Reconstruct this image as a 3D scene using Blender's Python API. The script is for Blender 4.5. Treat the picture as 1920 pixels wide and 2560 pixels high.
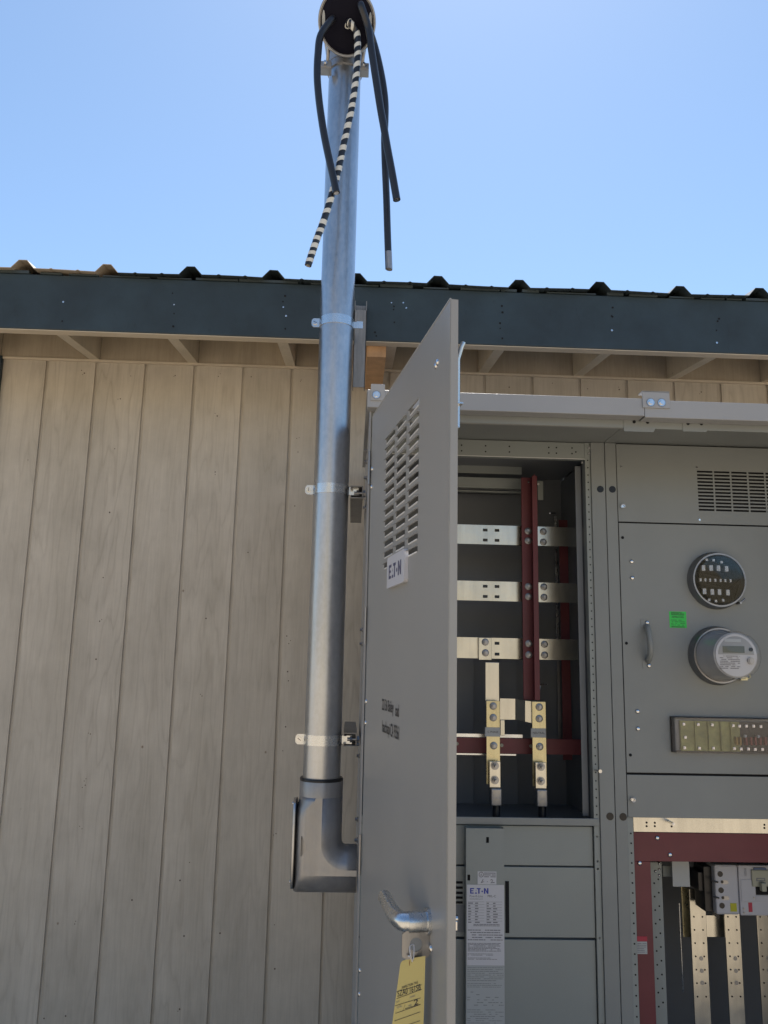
import bpy, bmesh, math, random
from mathutils import Vector, Matrix
random.seed(7)
S = bpy.context.scene
for o in list(bpy.data.objects): bpy.data.objects.remove(o)
COL = S.collection

# ------------------------------------------------------------------ camera
EYE = 1.58
F, PITCH, YAW, ROLL = 2030.6, .18301, .03663, .02083      # focal length in photo pixels (photo 1920 x 2560), angles in radians
cy, sy, cp, sp, cr, sr = math.cos(YAW), math.sin(YAW), math.cos(PITCH), math.sin(PITCH), math.cos(ROLL), math.sin(ROLL)
R0 = Vector((cy, -sy, 0)); U0 = Vector((-sy*sp, -cy*sp, cp)); FW = Vector((sy*cp, cy*cp, sp))
RT = R0*cr + U0*sr; UP = U0*cr - R0*sr
cam = bpy.data.objects.new('camera', bpy.data.cameras.new('camera')); COL.objects.link(cam)
cam.matrix_world = Matrix(((RT.x, UP.x, -FW.x, 0), (RT.y, UP.y, -FW.y, 0), (RT.z, UP.z, -FW.z, EYE), (0, 0, 0, 1)))
cam.data.sensor_fit = 'VERTICAL'; cam.data.sensor_height = 36; cam.data.lens = 36*F/2560
cam.data.clip_start = .02; cam.data.clip_end = 2000
S.camera = cam

# ------------------------------------------------------------------ sky, sun, exposure
SUN_EL, SUN_AZ = math.radians(61), math.radians(9)          # azimuth measured from +Y (behind the shed) towards +X
w = bpy.data.worlds.new('World'); S.world = w; w.use_nodes = True
nt = w.node_tree; bg = nt.nodes['Background']
sky = nt.nodes.new('ShaderNodeTexSky'); sky.sky_type = 'NISHITA'; sky.sun_disc = False
sky.sun_elevation = SUN_EL; sky.sun_rotation = SUN_AZ; sky.altitude = 1200; sky.air_density = 1.0; sky.dust_density = .6; sky.ozone_density = 1.2
wb = nt.nodes.new('ShaderNodeMix'); wb.data_type = 'RGBA'; wb.blend_type = 'MULTIPLY'; wb.inputs[0].default_value = 1; wb.inputs[7].default_value = (.95, 1.0, .965, 1)   # camera white balance
nt.links.new(sky.outputs[0], wb.inputs[6]); nt.links.new(wb.outputs[2], bg.inputs[0]); bg.inputs[1].default_value = .13
sl = bpy.data.lights.new('sun', 'SUN'); sl.energy = 5.0; sl.angle = math.radians(.53); sl.color = (1, .955, .88)
so = bpy.data.objects.new('sun', sl); COL.objects.link(so)
sd = Vector((math.sin(SUN_AZ)*math.cos(SUN_EL), math.cos(SUN_AZ)*math.cos(SUN_EL), math.sin(SUN_EL)))
so.rotation_euler = sd.to_track_quat('Z', 'Y').to_euler(); so.location = sd*20
S.view_settings.view_transform = 'Standard'; S.view_settings.look = 'None'
S.view_settings.exposure = 0.70; S.view_settings.gamma = 1; S.view_settings.use_curve_mapping = False
S.render.engine = 'CYCLES'

# ------------------------------------------------------------------ geometry helpers
def ray(px, py):
    u = (px-960)/F; v = -(py-1280)/F
    return FW + RT*u + UP*v
def PX(px, py, D):                       # point of the vertical plane y = D seen at a pixel of the photograph
    d = ray(px, py); k = D/d.y
    return Vector((d.x*k, D, d.z*k+EYE))
def X(px, py, D): return PX(px, py, D).x
def Z(px, py, D): return PX(px, py, D).z
def RECT(x0, y0, x1, y1, D):             # x0, x1, z0, z1 of an upright rectangle
    ym, xm = (y0+y1)/2, (x0+x1)/2
    return X(x0, ym, D), X(x1, ym, D), Z(xm, y1, D), Z(xm, y0, D)

class MB:
    def __init__(s): s.v = []; s.f = []; s.sm = []
    def add(s, vs, fs, smooth=False):
        n = len(s.v); s.v += [Vector(v) for v in vs]
        for f in fs: s.f.append([i+n for i in f]); s.sm.append(smooth)
        return s
    def box(s, x0, x1, y0, y1, z0, z1, m=None):
        vs = [Vector((x, y, z)) for x in (x0, x1) for y in (y0, y1) for z in (z0, z1)]
        if m: vs = [m @ v for v in vs]
        return s.add(vs, [(0,1,3,2),(4,6,7,5),(0,4,5,1),(2,3,7,6),(0,2,6,4),(1,5,7,3)])
    def grid(s, rings):                    # closed rings joined into one smooth skin
        n = len(rings[0]); V = [p for rg in rings for p in rg]
        return s.add(V, [(q*n+k, q*n+(k+1) % n, (q+1)*n+(k+1) % n, (q+1)*n+k) for q in range(len(rings)-1) for k in range(n)], True)
    def cyl(s, p0, p1, r, n=20, r1=None, cap=True, smooth=True):
        p0, p1 = Vector(p0), Vector(p1); r1 = r if r1 is None else r1
        q = (p1-p0).to_track_quat('Z', 'Y')
        a = []
        for p, rr in ((p0, r), (p1, r1)):
            for i in range(n):
                t = 2*math.pi*i/n; a.append(p + q @ Vector((rr*math.cos(t), rr*math.sin(t), 0)))
        s.add(a, [(i, (i+1) % n, n+(i+1) % n, n+i) for i in range(n)], smooth)
        if cap: s.add(a[:n], [tuple(range(n))[::-1]]); s.add(a[n:], [tuple(range(n))])
        return s
    def lathe(s, p0, ax, prof, n=32):      # prof: (distance along axis, radius)
        p0, q = Vector(p0), Vector(ax).to_track_quat('Z', 'Y')
        rings = [[p0 + q @ Vector((r*math.cos(2*math.pi*i/n), r*math.sin(2*math.pi*i/n), h)) for i in range(n)] for h, r in prof]
        for k0_, k1_ in zip([0]+[i for i in range(1, len(prof)-1) if abs(math.atan2(prof[i][1]-prof[i-1][1], prof[i][0]-prof[i-1][0])-math.atan2(prof[i+1][1]-prof[i][1], prof[i+1][0]-prof[i][0])) > .9], [i for i in range(1, len(prof)-1) if abs(math.atan2(prof[i][1]-prof[i-1][1], prof[i][0]-prof[i-1][0])-math.atan2(prof[i+1][1]-prof[i][1], prof[i+1][0]-prof[i][0])) > .9]+[len(prof)-1]): s.grid(rings[k0_:k1_+1])   # split at sharp profile corners
        for k in (0, -1):
            if prof[k][1] > 1e-4: s.add(rings[k], [tuple(range(n))])
        return s
    def tube(s, pts, r, n=12, cap=True, tw=0):
        pts = [Vector(p) for p in pts]; T = [(pts[min(i+1, len(pts)-1)]-pts[max(i-1, 0)]).normalized() for i in range(len(pts))]
        u = Vector((1, 0, 0)) if abs(T[0].x) < .8 else Vector((0, 1, 0)); rings = []
        for i, (p, t) in enumerate(zip(pts, T)):
            u = (u - t*u.dot(t)).normalized(); b = t.cross(u); rr = r[i] if isinstance(r, (list, tuple)) else r
            rings.append([p + u*rr*math.cos(2*math.pi*k/n) + b*rr*math.sin(2*math.pi*k/n) for k in range(n)])
        s.grid(rings)
        if cap: s.add(rings[0], [tuple(range(n))[::-1]]); s.add(rings[-1], [tuple(range(n))])
        return s
    def loft(s, rings, cap0=True, cap1=True):
        n = len(rings[0]); s.grid(rings)
        if cap0: s.add(rings[0], [tuple(range(n))[::-1]])
        if cap1: s.add(rings[-1], [tuple(range(n))])
        return s
    def prism(s, poly, d, smooth=False):   # poly: 3-D polygon, d: extrusion vector
        d = Vector(d); n = len(poly); a = [Vector(p) for p in poly]; b = [p+d for p in a]
        s.add(a, [tuple(range(n))]); s.add(b, [tuple(range(n))[::-1]])
        return s.add(a+b, [(i, n+i, n+(i+1) % n, (i+1) % n) for i in range(n)], smooth)
    def plate(s, x0, x1, z0, z1, y0, y1, holes=()):  # upright sheet with rectangular or round through-holes; y0 front
        holes = sorted(holes)
        xs = sorted(set([x0, x1]+[h[0] for h in holes]+[h[1] for h in holes])); zs = sorted(set([z0, z1]+[h[2] for h in holes]+[h[3] for h in holes]))
        nx, nz = len(xs)-1, len(zs)-1
        def hole(i, j):
            if i < 0 or j < 0 or i >= nx or j >= nz: return True
            a, b = (xs[i]+xs[i+1])/2, (zs[j]+zs[j+1])/2
            return any(h[0] < a < h[1] and h[2] < b < h[3] for h in holes)
        H = [[hole(i, j) for j in range(-1, nz+1)] for i in range(-1, nx+1)]
        idx = {}; vs = []; fs = []
        def V(i, j, k):
            if (i, j, k) not in idx: idx[(i, j, k)] = len(vs); vs.append((xs[i], (y0, y1)[k], zs[j]))
            return idx[(i, j, k)]
        for i in range(nx):
            for j in range(nz):
                if H[i+1][j+1]: continue
                fs.append((V(i,j,0), V(i+1,j,0), V(i+1,j+1,0), V(i,j+1,0))); fs.append((V(i,j,1), V(i,j+1,1), V(i+1,j+1,1), V(i+1,j,1)))
                if H[i][j+1]: fs.append((V(i,j,0), V(i,j+1,0), V(i,j+1,1), V(i,j,1)))
                if H[i+2][j+1]: fs.append((V(i+1,j,0), V(i+1,j,1), V(i+1,j+1,1), V(i+1,j+1,0)))
                if H[i+1][j]: fs.append((V(i,j,0), V(i,j,1), V(i+1,j,1), V(i+1,j,0)))
                if H[i+1][j+2]: fs.append((V(i,j+1,0), V(i+1,j+1,0), V(i+1,j+1,1), V(i,j+1,1)))
        return s.add(vs, fs)
    def mesh(s, name, off, mats):
        me = bpy.data.meshes.new(name); me.from_pydata([tuple(v-off) for v in s.v], [], s.f); me.update()
        bm = bmesh.new(); bm.from_mesh(me); bmesh.ops.recalc_face_normals(bm, faces=bm.faces); bm.to_mesh(me); bm.free()
        me.polygons.foreach_set('use_smooth', s.sm)
        for m in (mats if isinstance(mats, (list, tuple)) else [mats]): me.materials.append(m)
        return me

ORG = {}
def smooth(pts, k=8):
    pts = [Vector(p) for p in pts]; P = [pts[0]*2-pts[1]]+pts+[pts[-1]*2-pts[-2]]; out = []
    for i in range(1, len(P)-2):
        for j in range(k):
            t = j/k; a, b, c, d = P[i-1:i+3]
            out.append(.5*((2*b)+(c-a)*t+(2*a-5*b+4*c-d)*t*t+(3*b-a-3*c+d)*t**3))
    return out+[pts[-1]]
def thing(name, loc, label, cat, group=None):
    o = bpy.data.objects.new(name, None); COL.objects.link(o); o.location = loc; o.empty_display_size = .05
    ORG[o] = Vector(loc); o['label'] = label; o['category'] = cat
    if group: o['group'] = group
    return o
def part(name, mb, mat, parent, bevel=0, label=None, kind=None, seg=2):
    off = ORG[parent] if parent else Vector((0, 0, 0))
    o = bpy.data.objects.new(name, mb.mesh(name, off, mat)); COL.objects.link(o); o.parent = parent; ORG[o] = off
    if bevel:
        b = o.modifiers.new('bevel', 'BEVEL'); b.width = bevel; b.segments = seg; b.limit_method = 'ANGLE'; b.angle_limit = math.radians(40)
    if label: o['label'] = label
    if kind: o['kind'] = kind
    return o
def copies(name, mb, mat, spots, bevel=0, at0=(0, 0, 0)):   # small alike pieces sharing one mesh; spots: (position, parent)
    me = mb.mesh(name, Vector(at0), mat)
    for p, parent in spots:
        o = bpy.data.objects.new(name, me); COL.objects.link(o); o.parent = parent; o.location = Vector(p)-ORG[parent]; ORG[o] = Vector(p)
        if bevel: b = o.modifiers.new('bevel', 'BEVEL'); b.width = bevel; b.segments = 1
def text_mb(txt, size, fn, weld=0.0, align='LEFT', xs=1.0, bold=0):   # letters as a flat mesh; fn maps (x, z) to a point
    cu = bpy.data.curves.new('t', 'FONT'); cu.body = txt; cu.size = size; cu.align_x = align; cu.offset = bold; cu.fill_mode = 'FRONT'; cu.resolution_u = 3
    o = bpy.data.objects.new('t', cu); COL.objects.link(o); dg = bpy.context.evaluated_depsgraph_get(); dg.update()
    me = o.evaluated_get(dg).to_mesh(); m = MB()
    m.add([fn(v.co.x*xs, v.co.y) for v in me.vertices], [tuple(p.vertices) for p in me.polygons])
    o.evaluated_get(dg).to_mesh_clear(); bpy.data.objects.remove(o); bpy.data.curves.remove(cu)
    return m

# ------------------------------------------------------------------ materials
def base(name, col, rough=.5, metal=0., spec=.5):
    m = bpy.data.materials.new(name); m.use_nodes = True; b = m.node_tree.nodes['Principled BSDF']
    b.inputs['Base Color'].default_value = (*col, 1); b.inputs['Roughness'].default_value = rough; b.inputs['Metallic'].default_value = metal
    b.inputs['Specular IOR Level'].default_value = spec
    return m, m.node_tree, b
def N(nt, t, **k):
    n = nt.nodes.new(t)
    for a, b in k.items():
        if a in ('Scale', 'Detail', 'Roughness', 'Distortion', 'Strength', 'Distance', 'Height', 'Lacunarity'): n.inputs[a].default_value = b
        else: setattr(n, a, b)
    return n
def coords(nt, scale, kind='Object', rot=(0, 0, 0)):
    tc = N(nt, 'ShaderNodeTexCoord'); mp = N(nt, 'ShaderNodeMapping'); mp.inputs['Scale'].default_value = scale; mp.inputs['Rotation'].default_value = rot
    nt.links.new(tc.outputs[kind], mp.inputs[0]); return mp.outputs[0]
def ramp(nt, src, stops):
    r = N(nt, 'ShaderNodeValToRGB'); e = r.color_ramp.elements
    while len(e) < len(stops): e.new(.5)
    for i, (p, c) in enumerate(stops): e[i].position = p; e[i].color = (*c, 1) if len(c) == 3 else c
    nt.links.new(src, r.inputs[0]); return r.outputs[0]
def mix(nt, fac, a, b, mode='MIX'):
    m = N(nt, 'ShaderNodeMix', data_type='RGBA', blend_type=mode)
    for s, v in ((0, fac), (6, a), (7, b)):
        if hasattr(v, 'is_output'): nt.links.new(v, m.inputs[s])
        else: m.inputs[s].default_value = v if s == 0 else (*v, 1)
    return m.outputs[2]
def paint(name, col, rough=.45, var=.12, scale=3., bump=.02, fine=260, spec=.5, metal=0., dirt=0., wave=0.):
    m, nt, b = base(name, col, rough, metal, spec)
    c = coords(nt, (1, 1, 1)); n1 = N(nt, 'ShaderNodeTexNoise', Scale=scale, Detail=5, Roughness=.6); nt.links.new(c, n1.inputs[0])
    lo = tuple(x*(1-var) for x in col); hi = tuple(min(1, x*(1+var)) for x in col)
    cc = ramp(nt, n1.outputs[0], [(.3, lo), (.7, hi)])
    if dirt:
        n3 = N(nt, 'ShaderNodeTexNoise', Scale=38, Detail=6, Roughness=.75); nt.links.new(coords(nt, (1, 1, .35)), n3.inputs[0])
        f = ramp(nt, n3.outputs[0], [(.60, (0, 0, 0)), (.74, (dirt,)*3)]); cc = mix(nt, f, cc, tuple(x*.45 for x in col))
    nt.links.new(cc, b.inputs['Base Color'])
    n2 = N(nt, 'ShaderNodeTexNoise', Scale=fine, Detail=3); nt.links.new(c, n2.inputs[0])
    n4 = N(nt, 'ShaderNodeTexNoise', Scale=6, Detail=2); nt.links.new(c, n4.inputs[0])
    r = N(nt, 'ShaderNodeMapRange'); r.inputs[3].default_value = rough*.85; r.inputs[4].default_value = min(1, rough*1.2); nt.links.new(n4.outputs[0], r.inputs[0]); nt.links.new(r.outputs[0], b.inputs['Roughness'])
    bp = N(nt, 'ShaderNodeBump', Strength=.35, Distance=bump*.02); nt.links.new(n2.outputs[0], bp.inputs['Height'])
    if wave:                                     # faint oil-canning of thin sheet
        n5 = N(nt, 'ShaderNodeTexNoise', Scale=3.2, Detail=1); nt.links.new(coords(nt, (1, 1, .6)), n5.inputs[0])
        b2 = N(nt, 'ShaderNodeBump', Strength=wave, Distance=.006); nt.links.new(n5.outputs[0], b2.inputs['Height']); nt.links.new(bp.outputs[0], b2.inputs['Normal']); bp = b2
    nt.links.new(bp.outputs[0], b.inputs['Normal'])
    return m
def flat(name, col, rough=.6, metal=0., spec=.4): return base(name, col, rough, metal, spec)[0]

def siding_mat(name, col, grain=.5):
    m, nt, b = base(name, col, .62, 0, .35)
    info = N(nt, 'ShaderNodeObjectInfo'); tc = N(nt, 'ShaderNodeTexCoord'); add = N(nt, 'ShaderNodeVectorMath', operation='MULTIPLY_ADD')
    comb = N(nt, 'ShaderNodeCombineXYZ'); nt.links.new(info.outputs['Random'], comb.inputs[0]); nt.links.new(info.outputs['Random'], comb.inputs[2])
    nt.links.new(comb.outputs[0], add.inputs[0]); add.inputs[1].default_value = (17, 0, 31); nt.links.new(tc.outputs['Object'], add.inputs[2])
    mp = N(nt, 'ShaderNodeMapping'); mp.inputs['Scale'].default_value = (1, 1, .13); nt.links.new(add.outputs[0], mp.inputs[0])
    nz = N(nt, 'ShaderNodeTexNoise', Scale=7, Detail=3, Roughness=.5); nt.links.new(mp.outputs[0], nz.inputs[0])
    # contour lines of a smooth noise field = flat-sawn plywood grain
    mul = N(nt, 'ShaderNodeMath', operation='MULTIPLY'); mul.inputs[1].default_value = 13; nt.links.new(nz.outputs[0], mul.inputs[0])
    fr = N(nt, 'ShaderNodeMath', operation='PINGPONG'); fr.inputs[1].default_value = .5; nt.links.new(mul.outputs[0], fr.inputs[0])
    big = N(nt, 'ShaderNodeTexNoise', Scale=1.6, Detail=2); nt.links.new(mp.outputs[0], big.inputs[0])
    bigm = ramp(nt, big.outputs[0], [(.40, (.12,)*3), (.62, (1,)*3)])
    mp2 = N(nt, 'ShaderNodeMapping'); mp2.inputs['Scale'].default_value = (1, 1, .035); nt.links.new(add.outputs[0], mp2.inputs[0])
    fib = N(nt, 'ShaderNodeTexNoise', Scale=170, Detail=5, Roughness=.7); nt.links.new(mp2.outputs[0], fib.inputs[0])
    blo = N(nt, 'ShaderNodeTexNoise', Scale=5, Detail=5, Roughness=.65); nt.links.new(add.outputs[0], blo.inputs[0])
    cc = ramp(nt, blo.outputs[0], [(.3, tuple(x*.90 for x in col)), (.7, tuple(x*1.07 for x in col))])
    g = ramp(nt, fr.outputs[0], [(.0, (.77, .75, .73)), (.13, (.95,)*3), (.4, (1.03,)*3)])
    g2 = mix(nt, bigm, (.975,)*3, g); cc = mix(nt, grain, cc, mix(nt, 1., cc, g2, 'MULTIPLY'))
    f2 = ramp(nt, fib.outputs[0], [(.35, (.93, .925, .92)), (.6, (1.02,)*3)]); cc = mix(nt, 1., cc, f2, 'MULTIPLY')
    sp_ = N(nt, 'ShaderNodeTexVoronoi', Scale=5.2); nt.links.new(coords(nt, (1, 1, .8)), sp_.inputs[0])
    k = ramp(nt, sp_.outputs['Distance'], [(.022, (.38, .30, .24)), (.036, (1,)*3)]); cc = mix(nt, 1., cc, k, 'MULTIPLY')
    bv = N(nt, 'ShaderNodeMapRange'); bv.inputs[3].default_value = .945; bv.inputs[4].default_value = 1.04; nt.links.new(info.outputs['Random'], bv.inputs[0])
    cmb = N(nt, 'ShaderNodeCombineColor')
    for i in range(3): nt.links.new(bv.outputs[0], cmb.inputs[i])
    cc = mix(nt, 1., cc, cmb.outputs[0], 'MULTIPLY')
    st = N(nt, 'ShaderNodeTexNoise', Scale=3.0, Detail=7, Roughness=.7); nt.links.new(coords(nt, (1.6, 1, .22)), st.inputs[0])
    cc = mix(nt, 1., cc, ramp(nt, st.outputs[0], [(.42, (1.0,)*3), (.66, (.86, .855, .84))]), 'MULTIPLY')
    nt.links.new(cc, b.inputs['Base Color'])
    bp = N(nt, 'ShaderNodeBump', Strength=.5, Distance=.0012); nt.links.new(mix(nt, bigm, (.5,)*3, fr.outputs[0]), bp.inputs['Height'])
    bp2 = N(nt, 'ShaderNodeBump', Strength=.45, Distance=.0007); nt.links.new(fib.outputs[0], bp2.inputs['Height']); nt.links.new(bp.outputs[0], bp2.inputs['Normal'])
    nt.links.new(bp2.outputs[0], b.inputs['Normal'])
    return m

def galv(name, col=(.58, .60, .62), rough=.34, streak=.35, spots=.5, metal=1.0, fine=120, mott=.5, wave=0.):
    m, nt, b = base(name, col, rough, metal)
    n1 = N(nt, 'ShaderNodeTexNoise', Scale=9, Detail=6, Roughness=.65); nt.links.new(coords(nt, (1, 1, .25)), n1.inputs[0])
    n2 = N(nt, 'ShaderNodeTexNoise', Scale=fine, Detail=4, Roughness=.7); nt.links.new(coords(nt, (1, 1, .05)), n2.inputs[0])
    cc = ramp(nt, n1.outputs[0], [(.3, tuple(x*.82 for x in col)), (.7, tuple(min(1, x*1.12) for x in col))])
    s = ramp(nt, n2.outputs[0], [(.3, (1-streak,)*3), (.6, (1,)*3)]); cc = mix(nt, 1., cc, s, 'MULTIPLY')
    n6 = N(nt, 'ShaderNodeTexNoise', Scale=70, Detail=4, Roughness=.65); nt.links.new(coords(nt, (1, 1, .7)), n6.inputs[0])
    cc = mix(nt, 1., cc, ramp(nt, n6.outputs[0], [(.35, (1-.13*mott,)*3), (.62, (1+.08*mott,)*3)]), 'MULTIPLY')
    n3 = N(nt, 'ShaderNodeTexNoise', Scale=55, Detail=8, Roughness=.8); nt.links.new(coords(nt, (1, 1, .3)), n3.inputs[0])
    d = ramp(nt, n3.outputs[0], [(.64, (0,)*3), (.70, (spots,)*3)]); cc = mix(nt, d, cc, (.08, .08, .085)); nt.links.new(cc, b.inputs['Base Color'])
    r = N(nt, 'ShaderNodeMapRange'); r.inputs[1].default_value = .3; r.inputs[2].default_value = .7; r.inputs[3].default_value = rough*(1-.3*mott); r.inputs[4].default_value = rough*(1+.5*mott)
    nt.links.new(n6.outputs[0], r.inputs[0]); nt.links.new(r.outputs[0], b.inputs['Roughness'])
    bp = N(nt, 'ShaderNodeBump', Strength=.3, Distance=.0003); nt.links.new(n2.outputs[0], bp.inputs['Height'])
    if wave:
        n7 = N(nt, 'ShaderNodeTexNoise', Scale=7, Detail=2); nt.links.new(coords(nt, (1, 1, 1)), n7.inputs[0]); b2 = N(nt, 'ShaderNodeBump', Strength=wave, Distance=.004); nt.links.new(n7.outputs[0], b2.inputs['Height']); nt.links.new(bp.outputs[0], b2.inputs['Normal']); bp = b2
    nt.links.new(bp.outputs[0], b.inputs['Normal'])
    return m

M = {}
M['siding'] = siding_mat('siding_paint', (.565, .51, .43), .6)
M['trim'] = paint('trim_paint', (.60, .52, .41), .6, .07, 6, .04, 90)
M['rafter'] = siding_mat('rafter_paint', (.60, .53, .42), .2)
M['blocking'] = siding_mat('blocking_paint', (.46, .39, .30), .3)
M['fascia'] = paint('fascia_paint', (.023, .041, .054), .55, .28, 5, .08, 90, dirt=.5)
M['roof'] = paint('roof_green_metal', (.045, .06, .065), .45, .15, 4)
M['rooftan'] = paint('roof_tan_metal', (.50, .42, .33), .45, .1, 4)
M['wood'] = paint('raw_wood', (.56, .33, .17), .7, .15, 20, .1, 140)
M['door'] = paint('grey_powder_paint', (.295, .293, .285), .33, .06, 1.5, .05, 420, spec=.5, wave=.5)
M['hood'] = paint('grey_hood_paint', (.34, .34, .345), .38, .05, 2, .05, 420)
M['cab'] = paint('grey_cabinet_paint', (.235, .250, .248), .42, .08, 2, .05, 420, wave=.3)
M['cabin'] = paint('shaded_cabinet_inside', (.175, .188, .205), .5, .08, 2, .05, 300)  # same grey paint as the cabinet, with interior shade mixed into the colour
M['dead'] = paint('grey_panel_paint', (.265, .288, .280), .42, .07, 2, .05, 420, wave=.3)
M['pipe'] = galv('galvanised_pipe', (.52, .535, .56), .33, .05, .22)
M['strap'] = galv('zinc_plated_strap', (.66, .68, .70), .27, .03, .0, mott=.1)
M['strut'] = galv('grey_strut_steel', (.30, .29, .28), .45, .25, .3, .6)
M['alu'] = galv('cast_aluminium', (.36, .36, .37), .38, .05, .2, .7, 60)
M['bus'] = galv('tinned_bus_bar', (.60, .585, .53), .25, .10, .0, 1.0, 60, .12, wave=.35)
M['busy'] = galv('yellowed_bus_bar', (.60, .54, .34), .28, .12, .15, .9, 60)
M['steel'] = galv('bright_bolt_steel', (.70, .70, .71), .2, .1, .1)
M['darksteel'] = galv('dull_bolt_steel', (.33, .33, .34), .35, .1, .1)
M['red'] = paint('red_insulator_board', (.145, .028, .036), .5, .14, 5, .05, 200)
M['black'] = flat('black_plastic', (.012, .012, .014), .3)
M['void'] = flat('hole_black', (.006, .006, .008), .8)
M['cable'] = paint('black_cable_jacket', (.014, .014, .018), .30, .2, 20, .03, 200, spec=.6)
M['tape'] = flat('white_phase_tape', (.66, .66, .62), .4)
M['white'] = paint('white_label_film', (.56, .56, .60), .4, .03, 3)
M['white2'] = paint('pale_grey_label_film', (.40, .42, .43), .45, .03, 3)
M['ink'] = flat('black_ink', (.03, .03, .035), .5)
M['greyink'] = flat('grey_ink', (.17, .17, .19), .5)
M['blue'] = flat('blue_ink', (.03, .05, .33), .4)
M['dkblue'] = flat('dark_blue_ink', (.05, .055, .14), .4)
M['green'] = flat('green_sticker_film', (.04, .60, .09), .4)
M['redink'] = flat('red_sticker_film', (.40, .03, .06), .45)
M['yel'] = flat('yellow_sticker_film', (.42, .40, .02), .5)
M['tag'] = paint('yellow_card', (.52, .43, .16), .55, .06, 6, .05, 200)
M['breaker'] = paint('pale_breaker_plastic', (.44, .44, .47), .45, .05, 6)
M['cream'] = flat('cream_plastic', (.34, .34, .27), .45)
M['meterface'] = flat('meter_face_grey', (.50, .505, .53), .45)
M['lcd'] = flat('display_grey', (.10, .115, .10), .25)
M['switchy'] = paint('yellowed_switch_base', (.26, .26, .08), .4, .35, 25)
M['tie'] = flat('white_string', (.6, .6, .62), .5)
M['lip'] = flat('pale_edge_glint', (.70, .70, .70), .4, 0)  # pale colour paints the sun glint along the grey door's louver slots
def glass(name, col=(1, 1, 1), rough=.03, alpha=.22):
    m, nt, b = base(name, col, rough, 0, .5)
    tr = N(nt, 'ShaderNodeBsdfTransparent'); tr.inputs[0].default_value = (*col, 1); gl = N(nt, 'ShaderNodeBsdfGlossy'); gl.inputs['Roughness'].default_value = rough
    fz = N(nt, 'ShaderNodeLayerWeight'); fz.inputs[0].default_value = .5; mx = N(nt, 'ShaderNodeMixShader'); pw = N(nt, 'ShaderNodeMath', operation='POWER'); pw.inputs[1].default_value = 4; nt.links.new(fz.outputs['Facing'], pw.inputs[0])
    ad = N(nt, 'ShaderNodeMath', operation='MULTIPLY_ADD'); ad.inputs[1].default_value = .6; ad.inputs[2].default_value = alpha*.14; nt.links.new(pw.outputs[0], ad.inputs[0])
    nt.links.new(ad.outputs[0], mx.inputs[0]); nt.links.new(tr.outputs[0], mx.inputs[1]); nt.links.new(gl.outputs[0], mx.inputs[2])
    nt.links.new(mx.outputs[0], nt.nodes['Material Output'].inputs[0]); return m
M['glass'] = glass('clear_glass'); M['smoke'] = glass('smoked_cover', (.93, .93, .95), .08, .3)

# ------------------------------------------------------------------ ground and far terrain
def ground_mat():
    m, nt, b = base('dry_dirt_ground', (.34, .26, .18), .95, 0, .2)
    n1 = N(nt, 'ShaderNodeTexNoise', Scale=.6, Detail=8, Roughness=.65); c = coords(nt, (1, 1, 1)); nt.links.new(c, n1.inputs[0])
    n2 = N(nt, 'ShaderNodeTexNoise', Scale=30, Detail=6); nt.links.new(c, n2.inputs[0])
    cc = mix(nt, .4, ramp(nt, n1.outputs[0], [(.3, (.38, .31, .22)), (.7, (.52, .43, .32))]), ramp(nt, n2.outputs[0], [(.3, (.36, .29, .20)), (.7, (.52, .43, .33))]))
    nt.links.new(cc, b.inputs['Base Color']); bp = N(nt, 'ShaderNodeBump', Strength=.6, Distance=.02); nt.links.new(n2.outputs[0], bp.inputs['Height']); nt.links.new(bp.outputs[0], b.inputs['Normal'])
    return m
M['ground'] = ground_mat()
g = MB(); n = 60
def gh(x, y):
    r = math.hypot(x, y)
    return 0 if r < 10 else min(1, (r-10)/60)*.6*(math.sin(x*.07)+math.cos(y*.09))
R = [0, 3, 6, 10, 16, 25, 40, 65, 100, 160, 260, 400, 650, 1000]
g.v.append(Vector((0, 0, 0)))
for r in R[1:]:
    for i in range(n):
        a = 2*math.pi*i/n; x, y = r*math.cos(a), r*math.sin(a); g.v.append(Vector((x, y, gh(x, y))))
for i in range(n): g.f.append([0, 1+i, 1+(i+1) % n]); g.sm.append(True)
for k in range(len(R)-2):
    for i in range(n):
        a = 1+k*n; g.f.append([a+i, a+n+i, a+n+(i+1) % n, a+(i+1) % n]); g.sm.append(True)
part('ground', g, M['ground'], None, kind='structure')
h = MB(); n = 120; rows = [(420, -2), (480, 10), (560, 26), (680, 40), (800, 30)]
for k, (r, z) in enumerate(rows):
    for i in range(n):
        a = 2*math.pi*i/n; b_ = max(0, math.cos(a-math.radians(255)))**.7                 # unseen mountain added behind the camera, left, to tone the metal's reflections
        zz = z*(1+4.6*b_)*(.6+.22*math.sin(3*a+1)+.12*math.sin(7*a+k*.4)+.07*math.sin(17*a+k)+.04*math.sin(41*a)) if z > 0 else z
        h.v.append(Vector((r*math.cos(a), r*math.sin(a), zz)))
for k in range(len(rows)-1):
    for i in range(n): h.f.append([k*n+i, (k+1)*n+i, (k+1)*n+(i+1) % n, k*n+(i+1) % n]); h.sm.append(True)
part('added_hills', h, paint('added_hills_scrub', (.27, .225, .145), .95, .35, .02), None, kind='structure')

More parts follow.
